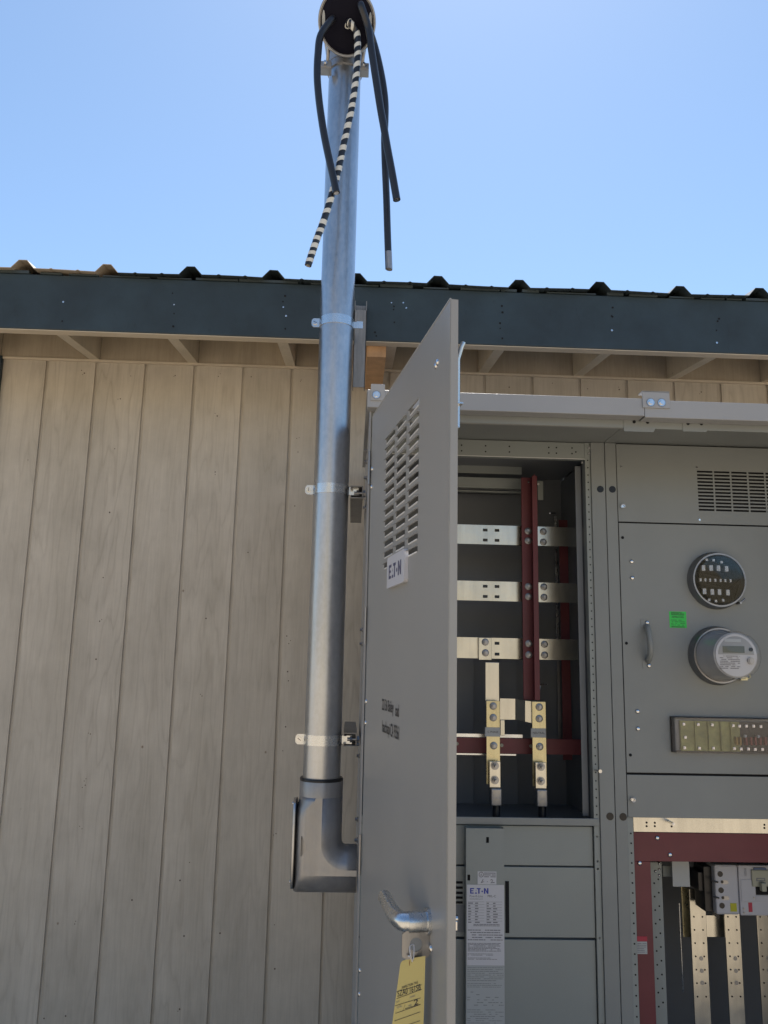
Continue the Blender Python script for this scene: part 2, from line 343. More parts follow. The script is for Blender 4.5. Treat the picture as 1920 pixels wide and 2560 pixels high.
# ------------------------------------------------------------------ shed
DW, DF = 3.2685, 2.835                       # siding face, fascia face (distance from the photographer)
GX0 = -1.2942                                # first groove
ZT = EYE+1.2116; ZF = EYE+1.1672             # top of siding, underside of fascia
shed = thing('shed', (0, DW, 0), 'beige shed wall of grooved plywood siding under a dark green fascia and ribbed metal roof', 'shed')
PIT = .2032; GW = .0125
BX = (-5.0, 6.0)
k0 = int(math.floor((BX[0]-GX0)/PIT)); k1 = int(math.ceil((BX[1]-GX0)/PIT))
BL = GX0+PIT*k0; BR = GX0+PIT*k1
XL = X(8, 940, DW)                            # the siding ends here at a dark upright trim at the left edge of the photo
mb_ = None
for k in range(k0, k1):
    x0 = GX0+PIT*k+GW/2; x1 = GX0+PIT*(k+1)-GW/2
    part('siding_board', MB().box(x0, x1, DW, DW+.012, .12, ZT+.01), M['siding'], shed, .0012)
part('siding_backing', MB().box(BL, BR, DW+.0085, DW+.02, .12, ZT+.01), M['siding'], shed)
part('foundation', MB().box(BL, BR, DW+.01, DW+.15, -.02, .12), paint('concrete', (.35, .34, .32), .85, .12, 8, .3, 60), shed)
# dark upright trim at the far left of the wall top
part('window_trim', MB().box(XL-.10, XL-.004, DW-.022, DW, EYE-.8, Z(4, 893, DW)), M['fascia'], shed, .002)
# rafters, blocking
SL = math.tan(math.radians(7.4))
RX = X(239, 901, DW); RW = .040; RH = .14
def rz(y): return ZT+.004+(y-DW)*SL
rafters = [RX+.4064*i for i in range(-9, 13)]
for x in rafters:
    if not (BL < x < BR): continue
    y0, y1 = DF+.040, DW+.3
    part('rafter', MB().prism([(x-RW/2, y0, rz(y0)), (x-RW/2, y1, rz(y1)), (x-RW/2, y1, rz(y1)+RH), (x-RW/2, y0, rz(y0)+RH)], (RW, 0, 0)), M['rafter'], shed, .002)
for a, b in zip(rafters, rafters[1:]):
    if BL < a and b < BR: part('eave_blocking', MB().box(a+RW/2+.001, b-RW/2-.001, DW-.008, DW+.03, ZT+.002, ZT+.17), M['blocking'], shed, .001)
part('frieze_trim', MB().box(BL, BR, DW-.016, DW-.0005, ZT-.006, ZT+.003), M['trim'], shed, .001)
y0, y1 = DF+.001, DW+4.6
ps = lambda y, t: rz(y)+RH+t
part('roof_sheathing', MB().prism([(BL, y0, ps(y0, .002)), (BL, y1, ps(y1, .002)), (BL, y1, ps(y1, .012)), (BL, y0, ps(y0, .012))], (BR-BL, 0, 0)), M['rafter'], shed)
# fascia
FT = Z(500, 701, DF)
fas = part('fascia_board', MB().box(BL-.3, BR+.3, DF, DF+.038, ZF, FT), M['fascia'], shed, .003)
part('fascia_underside_trim', MB().box(BL-.3, BR+.3, DF+.004, DF+.044, ZF-.003, ZF-.0004), M['trim'], shed)
nm = MB(); nd = MB()
for px, ys in [(160, (755, 803)), (436, (733, 762, 784, 816)), (712, (740, 754, 768, 790, 822)), (983, (757, 766, 774, 806)), (1254, (765, 781, 808, 821, 846)), (1528, (769, 790, 792, 826)), (1796, (797, 803, 826, 857)), (1012, (757, 770)), (937, (831, 840))]:
    for i, yy in enumerate(ys):
        p = PX(px+random.uniform(-5, 5), yy, DF); (nm if random.random() < .25 else nd).cyl(p, p+Vector((0, -.0012, 0)), random.uniform(.0025, .0045), 8)
part('nail_heads', nm, M['strap'], fas, kind='stuff'); part('nail_holes', nd, M['void'], fas, kind='stuff')
sm_ = MB()
for px, py in [(204,926),(211,933),(327,940),(301,997),(287,1122),(274,1281),(258,1444),(249,1553),(240,1648),(226,1835),(215,1947),(213,1963),(205,2072),(438,939),(546,941),(628,942),(753,950),(543,1040),(538,1180),(620,1381),(515,1546),(505,1740),(737,1265),(722,1609),(719,1679),(714,1817),(707,1877),(690,2084),(474,2156),(450,2201),(460,2340),(449,2523),(187,2310),(164,2540),(110,2546),(686,2312),(687,2422),(1273,968),(1381,958),(1469,972),(1548,974),(1753,980),(550,2333),(70,1150),(330,2250),(745,1130),(742,1096),(717,1590),(721,1702)]:
    q_ = PX(px, py, DW); sm_.cyl(q_+Vector((0, .0005, 0)), q_+Vector((0, -.0006, 0)), random.uniform(.0016, .0034), 8)
    if random.random() < .4: q2 = q_+Vector((random.uniform(-.01, .01), 0, random.uniform(-.012, .012))); sm_.cyl(q2+Vector((0, .0005, 0)), q2+Vector((0, -.0005, 0)), .0018, 6)
part('siding_nail_marks', sm_, paint('nail_mark', (.13, .10, .08), .7), shed, kind='stuff')
# ribbed roof sheets
def roof_sheet(name, xa, xb, phase, mat, y0=DF-.028, label=None):
    pr = []; i = math.floor((xa-phase)/.3048)
    while True:
        c = phase+i*.3048
        for dx, dz in ((-.152, 0), (-.112, .0), (-.104, .0035), (-.096, 0), (-.041, 0), (-.014, .031), (.014, .031), (.041, 0), (.096, 0), (.104, .0035), (.112, 0)):
            if xa <= c+dx <= xb: pr.append((c+dx, dz))
        i += 1
        if c > xb: break
    m = MB(); n = len(pr); ys = [y0, y0+.02, y0+.5, y0+2, DW+4.7]
    base_z = FT+.006-SL*(DF-.028-y0)
    V = [(x+(0), y, base_z+(y-y0)*SL+dz+.0025*math.sin(x*9)*(1 if y < y0+.03 else .3)) for y in ys for x, dz in pr]
    m.add(V, [(r*n+i, r*n+i+1, (r+1)*n+i+1, (r+1)*n+i) for r in range(len(ys)-1) for i in range(n-1)])
    o = part(name, m, mat, shed, label=label); s = o.modifiers.new('thick', 'SOLIDIFY'); s.thickness = .0022; s.offset = 1
    return o
RIB0 = X(55, 672, DF-.028)
spl = X(305, 690, DF-.03)
roof_sheet('roof_panel', BL-.4, spl, RIB0, M['rooftan'], label='tan metal roof sheet with tall ribs at the left end of the eave')
roof_sheet('roof_panel', spl-.02, BR+.4, RIB0, M['roof'], label='dark green metal roof sheet with tall ribs')
fl = MB()                                                   # ragged foam closure strip between fascia and sheet
xx = BL-.2
while xx < BR+.2:
    ww = random.uniform(.05, .22); fl.box(xx, xx+ww, DF-.004, DF+.02, FT+.0005, FT+.004+random.uniform(0, .008)); xx += ww+random.uniform(.0, .05)
part('closure_strip', fl, M['roof'], shed, kind='stuff')
# body of the shed behind
sb = MB().box(BL, BL+.1, DW+.021, DW+4.4, 0, ZT+.1).box(BR-.1, BR, DW+.021, DW+4.4, 0, ZT+.1).box(BL, BR, DW+4.3, DW+4.4, 0, ZT+.1)
part('rear_wall', sb, M['siding'], shed)
# raw timber block under the eave beside the strut
xa, xb = X(917, 875, 2.885), X(965, 875, 2.885)
part('timber_block', MB().box(xa, xb, 2.882, DW-.018, EYE+.389*2.885, ZT+.10), M['wood'], shed, .002, label='unpainted orange timber block under the eave')

# ------------------------------------------------------------------ conduit riser
PXX, PD, PR = -.0790, 2.60, .0572
ztop = Z(868, 163, PD); zbot = Z(800, 1950, PD)-.02
pipe = part('conduit_pipe', MB().cyl((PXX, PD, zbot), (PXX, PD, ztop), PR, 64), M['pipe'], None)
pipe['label'] = 'tall galvanised steel conduit pipe rising past the roof edge beside the open cabinet door'; pipe['category'] = 'pipe'
bpy.context.view_layer.update()
# scratches on the pipe
# weatherhead
C = PX(867.5, 55, 2.44); dz = (C-Vector((0, 0, EYE))).dot(FW)
n_ = Vector((0, -.76, -.65)).normalized(); u_ = Vector((0, -.65, .76)).normalized(); r_ = Vector((1, 0, 0))
wx, wy = 72.5/F*dz, 78/F*dz
wh = thing('weatherhead', (PXX, PD, ztop-.03), 'cast aluminium weatherhead with a black cable plate on top of the conduit', 'weatherhead')
def oval(c, a, b, n=48, rr=r_, uu=u_): return [c+rr*a*math.cos(2*math.pi*i/n)+uu*b*math.sin(2*math.pi*i/n) for i in range(n)]
fy = Vector((0, -1, 0))
rings = [oval(C+n_*.004, wx*.90, wy*.91), oval(C+n_*.004, wx*.985, wy*.985), oval(C-n_*.004, wx, wy), oval(C-n_*.02, wx*.99, wy*.99), oval(C-n_*.075+Vector((0, 0, .0)), wx*.80, wy*.82), ]
cN = Vector((PXX, PD, ztop+.065))
rings += [oval(cN+Vector((0, -.004, .02)), .074, .074, rr=r_, uu=Vector((0, -.35, .94)).normalized()), ]
body = MB().loft([rings[1]]+rings[2:5]+[oval(C-n_*.12, wx*.45, wy*.5)], True, True)
# neck from the underside of the hood down to the collar
low = [oval(C-n_*.045-u_*wy*.30, wx*.74, wy*.42), oval(cN+Vector((0, -.03, .012)), .078, .072, uu=Vector((0, -.8, .6)).normalized()), oval(cN+Vector((0, 0, -.03)), .070, .068, uu=fy), oval(Vector((PXX, PD, ztop+.01)), .064, .064, uu=fy), oval(Vector((PXX, PD, ztop-.012)), .0635, .0635, uu=fy)]
body.loft(low)
part('hood', body, M['alu'], wh)
part('cable_plate', MB().loft([oval(C+n_*.0045, wx*.90, wy*.91), oval(C+n_*.009, wx*.86, wy*.87), oval(C+n_*.0105, wx*.7, wy*.72)]), flat('matt_cover_plate', (.006, .006, .014), .6, 0, .1), wh)
lip = MB(); ring = [C+n_*.006+r_*wx*.955*math.cos(t)+u_*wy*.955*math.sin(t) for t in [2*math.pi*i/48 for i in range(49)]]
lip.tube(ring, .004, 8, False); part('rim', lip, M['alu'], wh)
for sg in (-1, 1):
    part('clamp_ear', MB().box(PXX+sg*.066-.020, PXX+sg*.066+.020, PD-.075, PD-.055, ztop-.072, ztop-.048).box(PXX+sg*.066-.020, PXX+sg*.066+.020, PD-.075, PD-.035, ztop-.076, ztop-.072), M['alu'], wh, .003)
    part('side_slot', MB().loft([oval(C+n_*.0095+r_*wx*.80*sg+u_*wy*.02, .0055, .03, 16), oval(C+n_*.0115+r_*wx*.80*sg+u_*wy*.02, .005, .028, 16)]), M['white2'], wh)
    rb = MB(); a = C-n_*.03-u_*wy*.55+r_*sg*wx*.62; b = Vector((PXX+sg*.062, PD-.05, ztop-.050))
    rb.tube([a, (a+b)/2+Vector((0, -.006, 0)), b], .006, 8); part('web_rib', rb, M['alu'], wh)
copies('bolt', MB().cyl((0, 0, 0), (0, -.008, 0), .008, 6, smooth=False).cyl((0, -.008, 0), (0, -.014, 0), .004, 10), M['steel'], [((PXX+sg*.068, PD-.0755, ztop-.060), wh) for sg in (-1, 1)])
part('collar', MB().lathe((PXX, PD, ztop-.040), (0, 0, 1), [(0, .0585), (0, .0625), (.02, .064), (.028, .062)], 48), M['alu'], wh)

# cables
def cable(pxs, D0, D1, r, label, first3=None):
    pts = [PX(x, y, D0+(D1-D0)*min(1, i/3)) for i, (x, y) in enumerate(pxs)]
    if first3: pts = first3+pts
    return smooth(pts, 10)
def bushing(px, py): return C+n_*.0 if 0 else None
def on_plate(px, py):
    d = ray(px, py); o_ = Vector((0, 0, EYE)); t = (C+n_*.008-o_).dot(n_)/d.dot(n_); return o_+d*t
CR = .0122
def mk_cable(start, pxs, D, label, extra=.0):
    s0 = on_plate(*start); pts = [s0-n_*.02, s0, s0+n_*.03]+[PX(x, y, D) for x, y in pxs]
    return smooth(pts, 8)
cG = 'cables hanging from the weatherhead'
p = mk_cable((830, 50), [(802, 88), (795, 135), (793, 190), (797, 245), (804, 298), (812, 346), (823, 399), (834, 448), (841, 482)], 2.40, '')
c1 = part('power_cable', MB().tube(p, CR, 16), M['cable'], None); c1['label'] = 'black power cable bowing out left of the conduit and ending across it'
c1['category'] = 'cable'; c1['group'] = cG
p = mk_cable((903, 16), [(921, 72), (928, 120), (939, 193), (951, 270), (960, 320), (969, 372), (980, 431), (992, 500)], 2.40, '')
c2 = part('power_cable', MB().tube(p, CR*1.02, 16), M['cable'], None); c2['label'] = 'black power cable right of the conduit with a blunt slanted lower end'
c2['category'] = 'cable'; c2['group'] = cG
p = mk_cable((915, 50), [(934, 105), (946, 150), (957, 205), (963, 255), (963, 300), (961, 350), (963, 420), (966, 491), (969, 587), (972, 672)], 2.47, '')
c3 = part('power_cable', MB().tube(p, CR*.95, 16), M['cable'], None); c3['label'] = 'longest black power cable right of the conduit, hanging straight with a shiny tip'
c3['category'] = 'cable'; c3['group'] = cG
t_ = [p[-2]+(p[-1]-p[-2])*1.0, p[-1]+(p[-1]-p[-2]).normalized()*.004]
tip = p[-14:]; part('shine_tip', MB().tube([q+Vector((.0004, .0, 0)) for q in tip[9:]]+[p[-1]+(p[-1]-p[-3]).normalized()*.002], CR*.97, 16), M['alu'], c3)  # pale metal end paints in the shine on the black jacket
p = mk_cable((874, 57), [(891, 80), (894, 120), (892, 169), (887, 217), (878, 275), (866, 330), (855, 380), (845, 428), (834, 470), (822, 512), (806, 561), (793, 595), (780, 633), (770, 664)], 2.425, '')
c4 = part('taped_cable', MB().tube(p, CR*.92, 16), M['cable'], None); c4['label'] = 'black cable wrapped with white tape stripes crossing in front of the conduit'
c4['category'] = 'cable'; c4['group'] = cG
L = [0]
for a, b in zip(p, p[1:]): L.append(L[-1]+(b-a).length)
def along(s):
    for i in range(len(p)-1):
        if L[i+1] >= s: t = (s-L[i])/max(1e-9, L[i+1]-L[i]); return p[i].lerp(p[i+1], t), (p[i+1]-p[i]).normalized()
    return p[-1], (p[-1]-p[-2]).normalized()
s = .05; tot = L[-1]; i = 0
while s < tot-.012:
    near_end = s > tot-.17
    bw = (.018 if not near_end else .014)*random.uniform(.85, 1.2); gap = (.021 if not near_end else .013)*random.uniform(.85, 1.2)
    c0, t0 = along(s); c1_, t1 = along(min(tot-.002, s+bw)); mid, tm = along(s+bw/2)
    mbd = MB(); n = 18; u = Vector((1, 0, 0)); tilt = random.uniform(.004, .009)*(1 if not near_end else .4); rg = []
    for cc_, tt in ((c0, t0), (mid, tm), (c1_, t1)):
        uu = (u-tt*u.dot(tt)).normalized(); bb = tt.cross(uu)
        rg.append([cc_+(uu*math.cos(2*math.pi*k/n)+bb*math.sin(2*math.pi*k/n))*(CR*.92+.0006)-tt*tilt*math.cos(2*math.pi*k/n) for k in range(n)])
    mbd.loft(rg, False, False); part('tape_band', mbd, M['tape'], c4); s += bw+gap; i += 1
part('pull_loop', MB().tube(smooth([on_plate(x, y)+n_*.012 for x, y in [(886, 60), (876, 52), (866, 58), (864, 68), (870, 71), (878, 66), (884, 56)]], 6), .0022, 8), M['tape'], c4)

def cut_end(par, pxs_end, pxs_prev, D, r_):
    a_, b_ = PX(*pxs_prev, D), PX(*pxs_end, D); d_ = (b_-a_).normalized(); m = MB().cyl(b_, b_+d_*.0016, r_*.68, 18)
    part('strand_end', m, M['steel'], par)
cut_end(c1, (841, 482), (834, 448), 2.40, CR); cut_end(c2, (992, 500), (980, 431), 2.40, CR); cut_end(c4, (770, 664), (780, 633), 2.425, CR*.92)
# elbow fitting
ld = thing('elbow_fitting', (PXX, PD, Z(800, 2229, PD)), 'grey cast conduit body turning from the pipe into the cabinet side', 'pipe fitting')
eb0, eb1 = Z(790, 2229, PD), Z(800, 1949, PD); R1 = .0665
xl = X(734, 2150, PD); xr = PXX+R1
def rrect(cx, cyy, hx, hy, r, z, n=6):
    out = []
    for sx, sy_, a0 in ((1, 1, 0), (-1, 1, 90), (-1, -1, 180), (1, -1, 270)):
        for i in range(n+1):
            a = math.radians(a0+90*i/n); out.append(Vector((cx+sx*(hx-r)+r*math.cos(a), cyy+sy_*(hy-r)+r*math.sin(a), z)))
    return out
hx = (xr-xl)/2; cx = (xr+xl)/2
zo1 = Z(850, 2110, PD); el = MB()
def lring(i, y):
    iL = i*.55; r0 = .014+i; xi, zi = xr-i, zo1-i; pts = [(PXX-R1+i*.9, eb1-.045), (PXX-R1*.98+i*.8, eb1-.055), (xl+.004+iL, eb1-.078), (xl+iL, eb1-.105), (xl+iL, eb0+.012+i), (xl+.003+iL, eb0+.003+i), (xl+.012+iL, eb0+i), (.0345, eb0+i), (.0345, zi)]
    pts += [(xi+r0-r0*math.sin(t), zi+r0-r0*math.cos(t)) for t in [math.pi/2*k/6 for k in range(7)]]
    pts += [(xi, eb1-.045)]
    return [Vector((a_, y, b_)) for a_, b_ in pts]
tt_ = [math.radians(q_) for q_ in (84, 79, 72, 64, 55, 45, 34, 22, 11, 0)]
rings_ = [lring(R1*(1-math.cos(t)), PD-R1*math.sin(t)) for t in tt_]+[lring(R1*(1-math.cos(t)), PD+R1*math.sin(t)) for t in tt_[::-1][1:]]
el.loft(rings_)
el.lathe((PXX, PD, eb1-.085), (0, 0, 1), [(0, R1*.985), (.083, R1), (.085, R1*.985)], 48)
zc = eb0+.0755
part('body', el, M['alu'], ld)
part('top_bushing', MB().lathe((PXX, PD, eb1-.002), (0, 0, 1), [(0, R1*.99), (.006, R1), (.010, R1*.97), (.010, PR+.001)], 48), M['black'], ld)
cvx = xl+.003
cov = MB(); zc0, zc1 = eb0+.012, eb1-.055
def cvr(dx, s_): return [Vector((cvx+dx, PD+a*s_*.052, b)) for a, b in [(-1, zc0+.03), (-.8, zc0+.008), (-.4, zc0), (.4, zc0), (.8, zc0+.008), (1, zc0+.03), (1, zc1-.03), (.8, zc1-.008), (.4, zc1), (-.4, zc1), (-.8, zc1-.008), (-1, zc1-.03)]]
cov.loft([cvr(-.001, 1.0), cvr(-.0065, 1.0), cvr(-.008, .93)]); part('cover_plate', cov, M['pipe'], ld, .001)
part('gasket', MB().loft([cvr(.002, 1.0), cvr(-.0009, 1.0)]), M['black'], ld)
copies('bolt', MB().cyl((0, 0, 0), (-.005, 0, 0), .006, 12), M['steel'], [((cvx-.0075, PD, zc0+.015), ld), ((cvx-.0075, PD, zc1-.015), ld)])
em = MB()
for r in range(5): em.box(X(752, 2090, PD-.07)+.004*r, X(752, 2090, PD-.07)+.004*r+.0012, PD-R1-.0004, PD-R1+.004, Z(760, 2142-r*3, PD-.07), Z(760, 2092+r*5, PD-.07))
part('cast_lettering', em, M['darksteel'], ld)

# conduit clamps
def clamp(yc, label, slotted):
    z = Z(830, yc, PD-.06); t = thing('conduit_clamp', (PXX, PD, z), label, 'clamp', 'clamps holding the conduit')
    h2 = .0155; ro = PR+.0022; n = 40
    bd = MB(); ri = PR+.0003; arc = []
    for i in range(n+1):
        a = math.radians(180+8-(i*(196)/n)) if 0 else math.radians(188+i*(360-188-2)/n)   # front half, from left round to right
        arc.append((math.cos(a), math.sin(a)))
    V = []
    for c_, s_ in arc: V += [(PXX+c_*ri, PD+s_*ri, z-h2), (PXX+c_*ro, PD+s_*ro, z-h2), (PXX+c_*ro, PD+s_*ro, z+h2), (PXX+c_*ri, PD+s_*ri, z+h2)]
    fs = [(4*i+a, 4*i+(a+1) % 4, 4*(i+1)+(a+1) % 4, 4*(i+1)+a) for i in range(n) for a in range(4)]
    bd.add(V, fs, False).add(V[:4], [(0, 1, 2, 3)]).add(V[-4:], [(3, 2, 1, 0)])
    part('band', bd, M['strap'], t)
    xe = PXX-ro; ye = PD+arc[0][1]*ro
    ear = [(xe+.002, z-h2), (xe-.018, z-h2), (xe-.024, z-h2+.006), (xe-.025, z), (xe-.024, z+h2-.006), (xe-.018, z+h2), (xe+.002, z+h2)]
    part('ear', MB().prism([(a, ye-.003, b) for a, b in ear], (0, .003, 0)), M['strap'], t, .0006)
    part('tail', MB().box(PXX+ro-.004, PXX+ro+.030, PD-.006, PD-.0035, z-h2*.8, z+h2*.8), M['strap'], t)
    bo = part('bolt', MB().cyl((xe-.0125, ye-.003, z), (xe-.0125, ye-.0045, z), .0095, 20).cyl((xe-.0125, ye-.0045, z), (xe-.0125, ye-.0085, z), .0072, 20).cyl((xe-.0125, ye, z), (xe-.0125, ye+.02, z), .004, 10), M['steel'], t)
    part('screw_slot', MB().box(xe-.0185, xe-.0065, ye-.0088, ye-.008, z-.0008, z+.0008, Matrix.Translation((xe-.0125, ye, z)) @ Matrix.Rotation(math.radians(slotted), 4, 'Y') @ Matrix.Translation((-xe+.0125, -ye, -z))), M['void'], t)
    return z
clamp(793, 'shiny zinc clamp around the conduit at the fascia, topmost of three', 20)
z2 = clamp(1218, 'shiny zinc clamp around the conduit at the middle, level with the door louvers', 90)
z3 = clamp(1853, 'shiny zinc clamp around the conduit just above the elbow fitting', 35)
def strut_h(z, y0, y1, xl, label, dz):
    t = thing('strut_channel', (xl+.02, y0, z), label, 'strut channel', 'strut channels beside the conduit')
    m = MB(); w_ = .041; th = .003; z0 = z-.0205+dz; z1 = z0+.041
    m.box(xl, xl+w_, y0, y1, z0, z0+th).box(xl, xl+w_, y0, y1, z1-th, z1).box(xl+w_-th, xl+w_, y0, y1, z0+th, z1-th)
    m.box(xl, xl+th, y0, y1, z0+th, z0+.010).box(xl, xl+th, y0, y1, z1-.010, z1-th)
    m.box(xl+th, xl+.009, y0, y1, z0+.0085, z0+.010).box(xl+th, xl+.009, y0, y1, z1-.010, z1-.0085)
    part('channel', m, M['strut'], t, .0008)
    b = MB().cyl((xl+.012, y0+.02, z0+.0205), (.034, y0+.02, z0+.0205), .0055, 12).cyl((xl+.020, y0+.02, z0+.0205), (xl+.028, y0+.02, z0+.0205), .011, 6, smooth=False).cyl((xl+w_, y0+.02, z0+.0205), (xl+w_+.008, y0+.02, z0+.0205), .011, 6, smooth=False)
    part('bolt', b, M['darksteel'], t); part('bolt', MB().cyl((xl+w_, y0+.02, z0+.006), (.034, y0+.02, z0+.006), .006, 6, smooth=False), M['darksteel'], t)
SX = PXX+PR+.006
strut_h(z2, PD-.026, PD+.45, SX, 'short grey strut channel bolted to the cabinet side at the middle clamp', -.006)
strut_h(z3, PD-.026, PD+.45, SX, 'short grey strut channel bolted to the cabinet side at the lowest clamp', .002)
SD = DF-.045
a0, a1, b0, b1 = RECT(884, 752, 915, 968, SD)
st = thing('strut_channel', ((a0+a1)/2, SD, b0), 'upright grey strut channel hanging from the fascia beside the conduit', 'strut channel', 'strut channels beside the conduit')
vz = Z(900, 775, SD)
part('channel', MB().box(a0, a1, SD, SD+.003, b0, vz).box(a0, a0+.003, SD, DF-.001, b0, b1).box(a1-.003, a1, SD, DF-.001, b0, b1).box(a0+.003, a1-.003, DF-.004, DF-.001, vz, b1), M['strut'], st, .0006)
# brace from clamp back to the strut
part('clip', MB().box(PXX+PR+.001, a0+.01, PD-.008, PD-.004, Z(870, 805, PD), Z(870, 780, PD)).box(PXX+PR+.001, PXX+PR+.004, PD-.008, SD, Z(870, 805, PD), Z(870, 780, PD)), M['strut'], st)

# ------------------------------------------------------------------ left cabinet
DC, DP, DB = 2.28, 2.62, 3.16
CL = .0376; SEAM = .8345; CRT = SEAM+.80
CT = EYE+.775; CEIL = EYE+.745; CB = .10
pad = part('equipment_pad', MB().box(-.15, CRT+.9, 1.9, DW-.02, -.05, .10), paint('pad_concrete', (.42, .41, .38), .85, .1, 8, .3, 60), None, .01, kind='structure')
cabl = thing('electrical_cabinet', (CL, DC, CB), 'tall grey switchboard cabinet standing open with bare bus bars inside, left of the meter cabinet', 'electrical cabinet', 'switchboard cabinets')
cabr = thing('electrical_cabinet', (SEAM, DC, CB), 'grey switchboard cabinet with two round meters and a breaker, right of the open door', 'electrical cabinet', 'switchboard cabinets')
# shells
part('side_wall', MB().box(CL, CL+.003, DC+.004, DB, CB, CT-.012), M['hood'], cabl, 0)
part('roof_top', MB().box(CL-.012, SEAM-.001, DC-.031, DB+.02, CT-.006, CT-.003), M['hood'], cabl)
part('roof_top', MB().box(SEAM+.001, CRT, DC-.031, DB+.02, CT-.006, CT-.003), M['hood'], cabr)
part('ceiling_plate', MB().box(CL+.004, SEAM-.0008, DC+.05, DP+.02, CEIL, CEIL+.003), M['cab'], cabl)
part('ceiling_plate', MB().box(SEAM+.0008, CRT, DC+.05, DP+.02, CEIL, CEIL+.003), M['cab'], cabr)
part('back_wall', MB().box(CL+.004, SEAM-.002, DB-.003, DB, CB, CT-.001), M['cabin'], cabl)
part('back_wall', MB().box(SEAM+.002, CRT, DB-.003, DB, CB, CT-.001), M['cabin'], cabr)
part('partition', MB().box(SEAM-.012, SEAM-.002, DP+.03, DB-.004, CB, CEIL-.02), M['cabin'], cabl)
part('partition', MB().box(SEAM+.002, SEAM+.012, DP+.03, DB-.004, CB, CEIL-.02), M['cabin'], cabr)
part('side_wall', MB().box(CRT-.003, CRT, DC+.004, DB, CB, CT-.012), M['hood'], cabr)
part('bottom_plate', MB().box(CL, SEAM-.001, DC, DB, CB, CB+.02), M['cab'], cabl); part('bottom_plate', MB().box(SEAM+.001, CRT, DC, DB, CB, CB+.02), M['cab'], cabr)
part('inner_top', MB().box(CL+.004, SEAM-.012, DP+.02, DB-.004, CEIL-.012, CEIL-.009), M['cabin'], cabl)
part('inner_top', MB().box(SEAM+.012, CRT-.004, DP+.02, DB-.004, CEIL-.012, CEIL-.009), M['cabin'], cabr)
# front rail of the hood
DR = DC-.036
zr1 = EYE+.345*DR; zr0 = EYE+.3215*DR
brk = (X(1605, 1000, DR), X(1673, 1000, DR)); BM = (brk[0]+brk[1])/2
rl = part('front_rail', MB().box(CL-.01, brk[0]+.006, DR, DR+.003, zr0, zr1).box(CL-.01, brk[0]+.006, DR+.003, DC+.010, zr0, zr0+.003), M['hood'], cabl, .0014, seg=3)
rr = part('front_rail', MB().box(brk[0]+.007, CRT, DR, DR+.003, zr0-.004, zr1-.004).box(brk[0]+.007, CRT, DR+.003, DC+.010, zr0-.004, zr0-.001), M['hood'], cabr, .0014, seg=3)
zb1, zb0 = Z(1640, 979, DR), Z(1640, 1021, DR)
br = part('joint_bracket', MB().box(brk[0], brk[1], DR-.004, DR-.0005, zb0, zb1).prism([(brk[0], DR-.004, zb1-.003), (brk[0], DR+.03, zb1-.003), (brk[1], DR+.03, zb1-.003), (brk[1], DR-.004, zb1-.003)], (0, 0, .003)), M['hood'], cabr, .0015, seg=3)
lb = RECT(927, 961, 962, 1002, DR)
bl = part('corner_bracket', MB().box(lb[0], lb[1], DR-.004, DR-.0005, lb[2], lb[3]).box(lb[0], lb[1], DR-.0005, DR+.03, lb[3]-.003, lb[3]), M['hood'], cabl, .001)
hexb = MB().cyl((0, 0, 0), (0, -.0015, 0), .0105, 24).cyl((0, -.0015, 0), (0, -.006, 0), .0068, 6, smooth=False)
copies('bolt', hexb, M['steel'], [(PX(1627, 1006, DR-.004), br), (PX(1654, 1006.5, DR-.004), br), (PX(941, 987, DR-.004), bl)])
rg = MB().lathe((0, 0, 0), (0, -1, 0), [(0, .0128), (.0012, .0128), (.0012, .0106)], 24)
copies('washer', rg, M['darksteel'], [(PX(1627, 1006, DR-.004), br), (PX(1654, 1006.5, DR-.004), br), (PX(941, 987, DR-.004), bl)])
# header (drop lip) behind the rail, with tabs
DH = DC+.012
hz1 = zr0+.004; hz0 = Z(1500, 1067, DH)
def holes_on(o, pts, D, r, n=14, mat='void', th=.0012):
    copies('hole', MB().cyl((0, 0, 0), (0, -th, 0), r, n), M[mat], [(PX(x, y, D)+Vector((0, .0004, 0)), o) for x, y in pts])
hd = part('header', MB().box(CL, SEAM-.001, DH, DH+.003, hz0, hz1), M['cab'], cabl, .0008)
part('header_lip', MB().box(CL, SEAM-.001, DH+.0035, DH+.012, hz0-.0005, hz0+.002), M['hood'], cabl)
hr = part('header', MB().box(SEAM+.001, CRT, DH, DH+.003, hz0-.001, hz1-.004), M['cab'], cabr, .0008)
for x0, x1 in ((1560, 1640), (1707, 1772)):
    a = RECT(x0, 1062, x1, 1080, DH-.0015); part('tab', MB().prism([(a[0], DH-.0015, a[2]+.001), (a[1]-.008, DH-.0015, a[2]+.001), (a[1]+.004, DH-.0015, a[3]), (a[1]+.004, DH-.0015, a[3]+.03), (a[0], DH-.0015, a[3]+.03)], (0, .001, 0)), M['cab'], hr, .0003)
holes_on(hr, [(1585.5, 1054.7), (1619, 1055.7), (1720, 1059), (1753.5, 1059.5)], DH-.002, .0047)
part('header_tray', MB().box(CL+.006, SEAM-.02, DH+.004, DH+.01, hz0, CEIL), M['cab'], cabl)

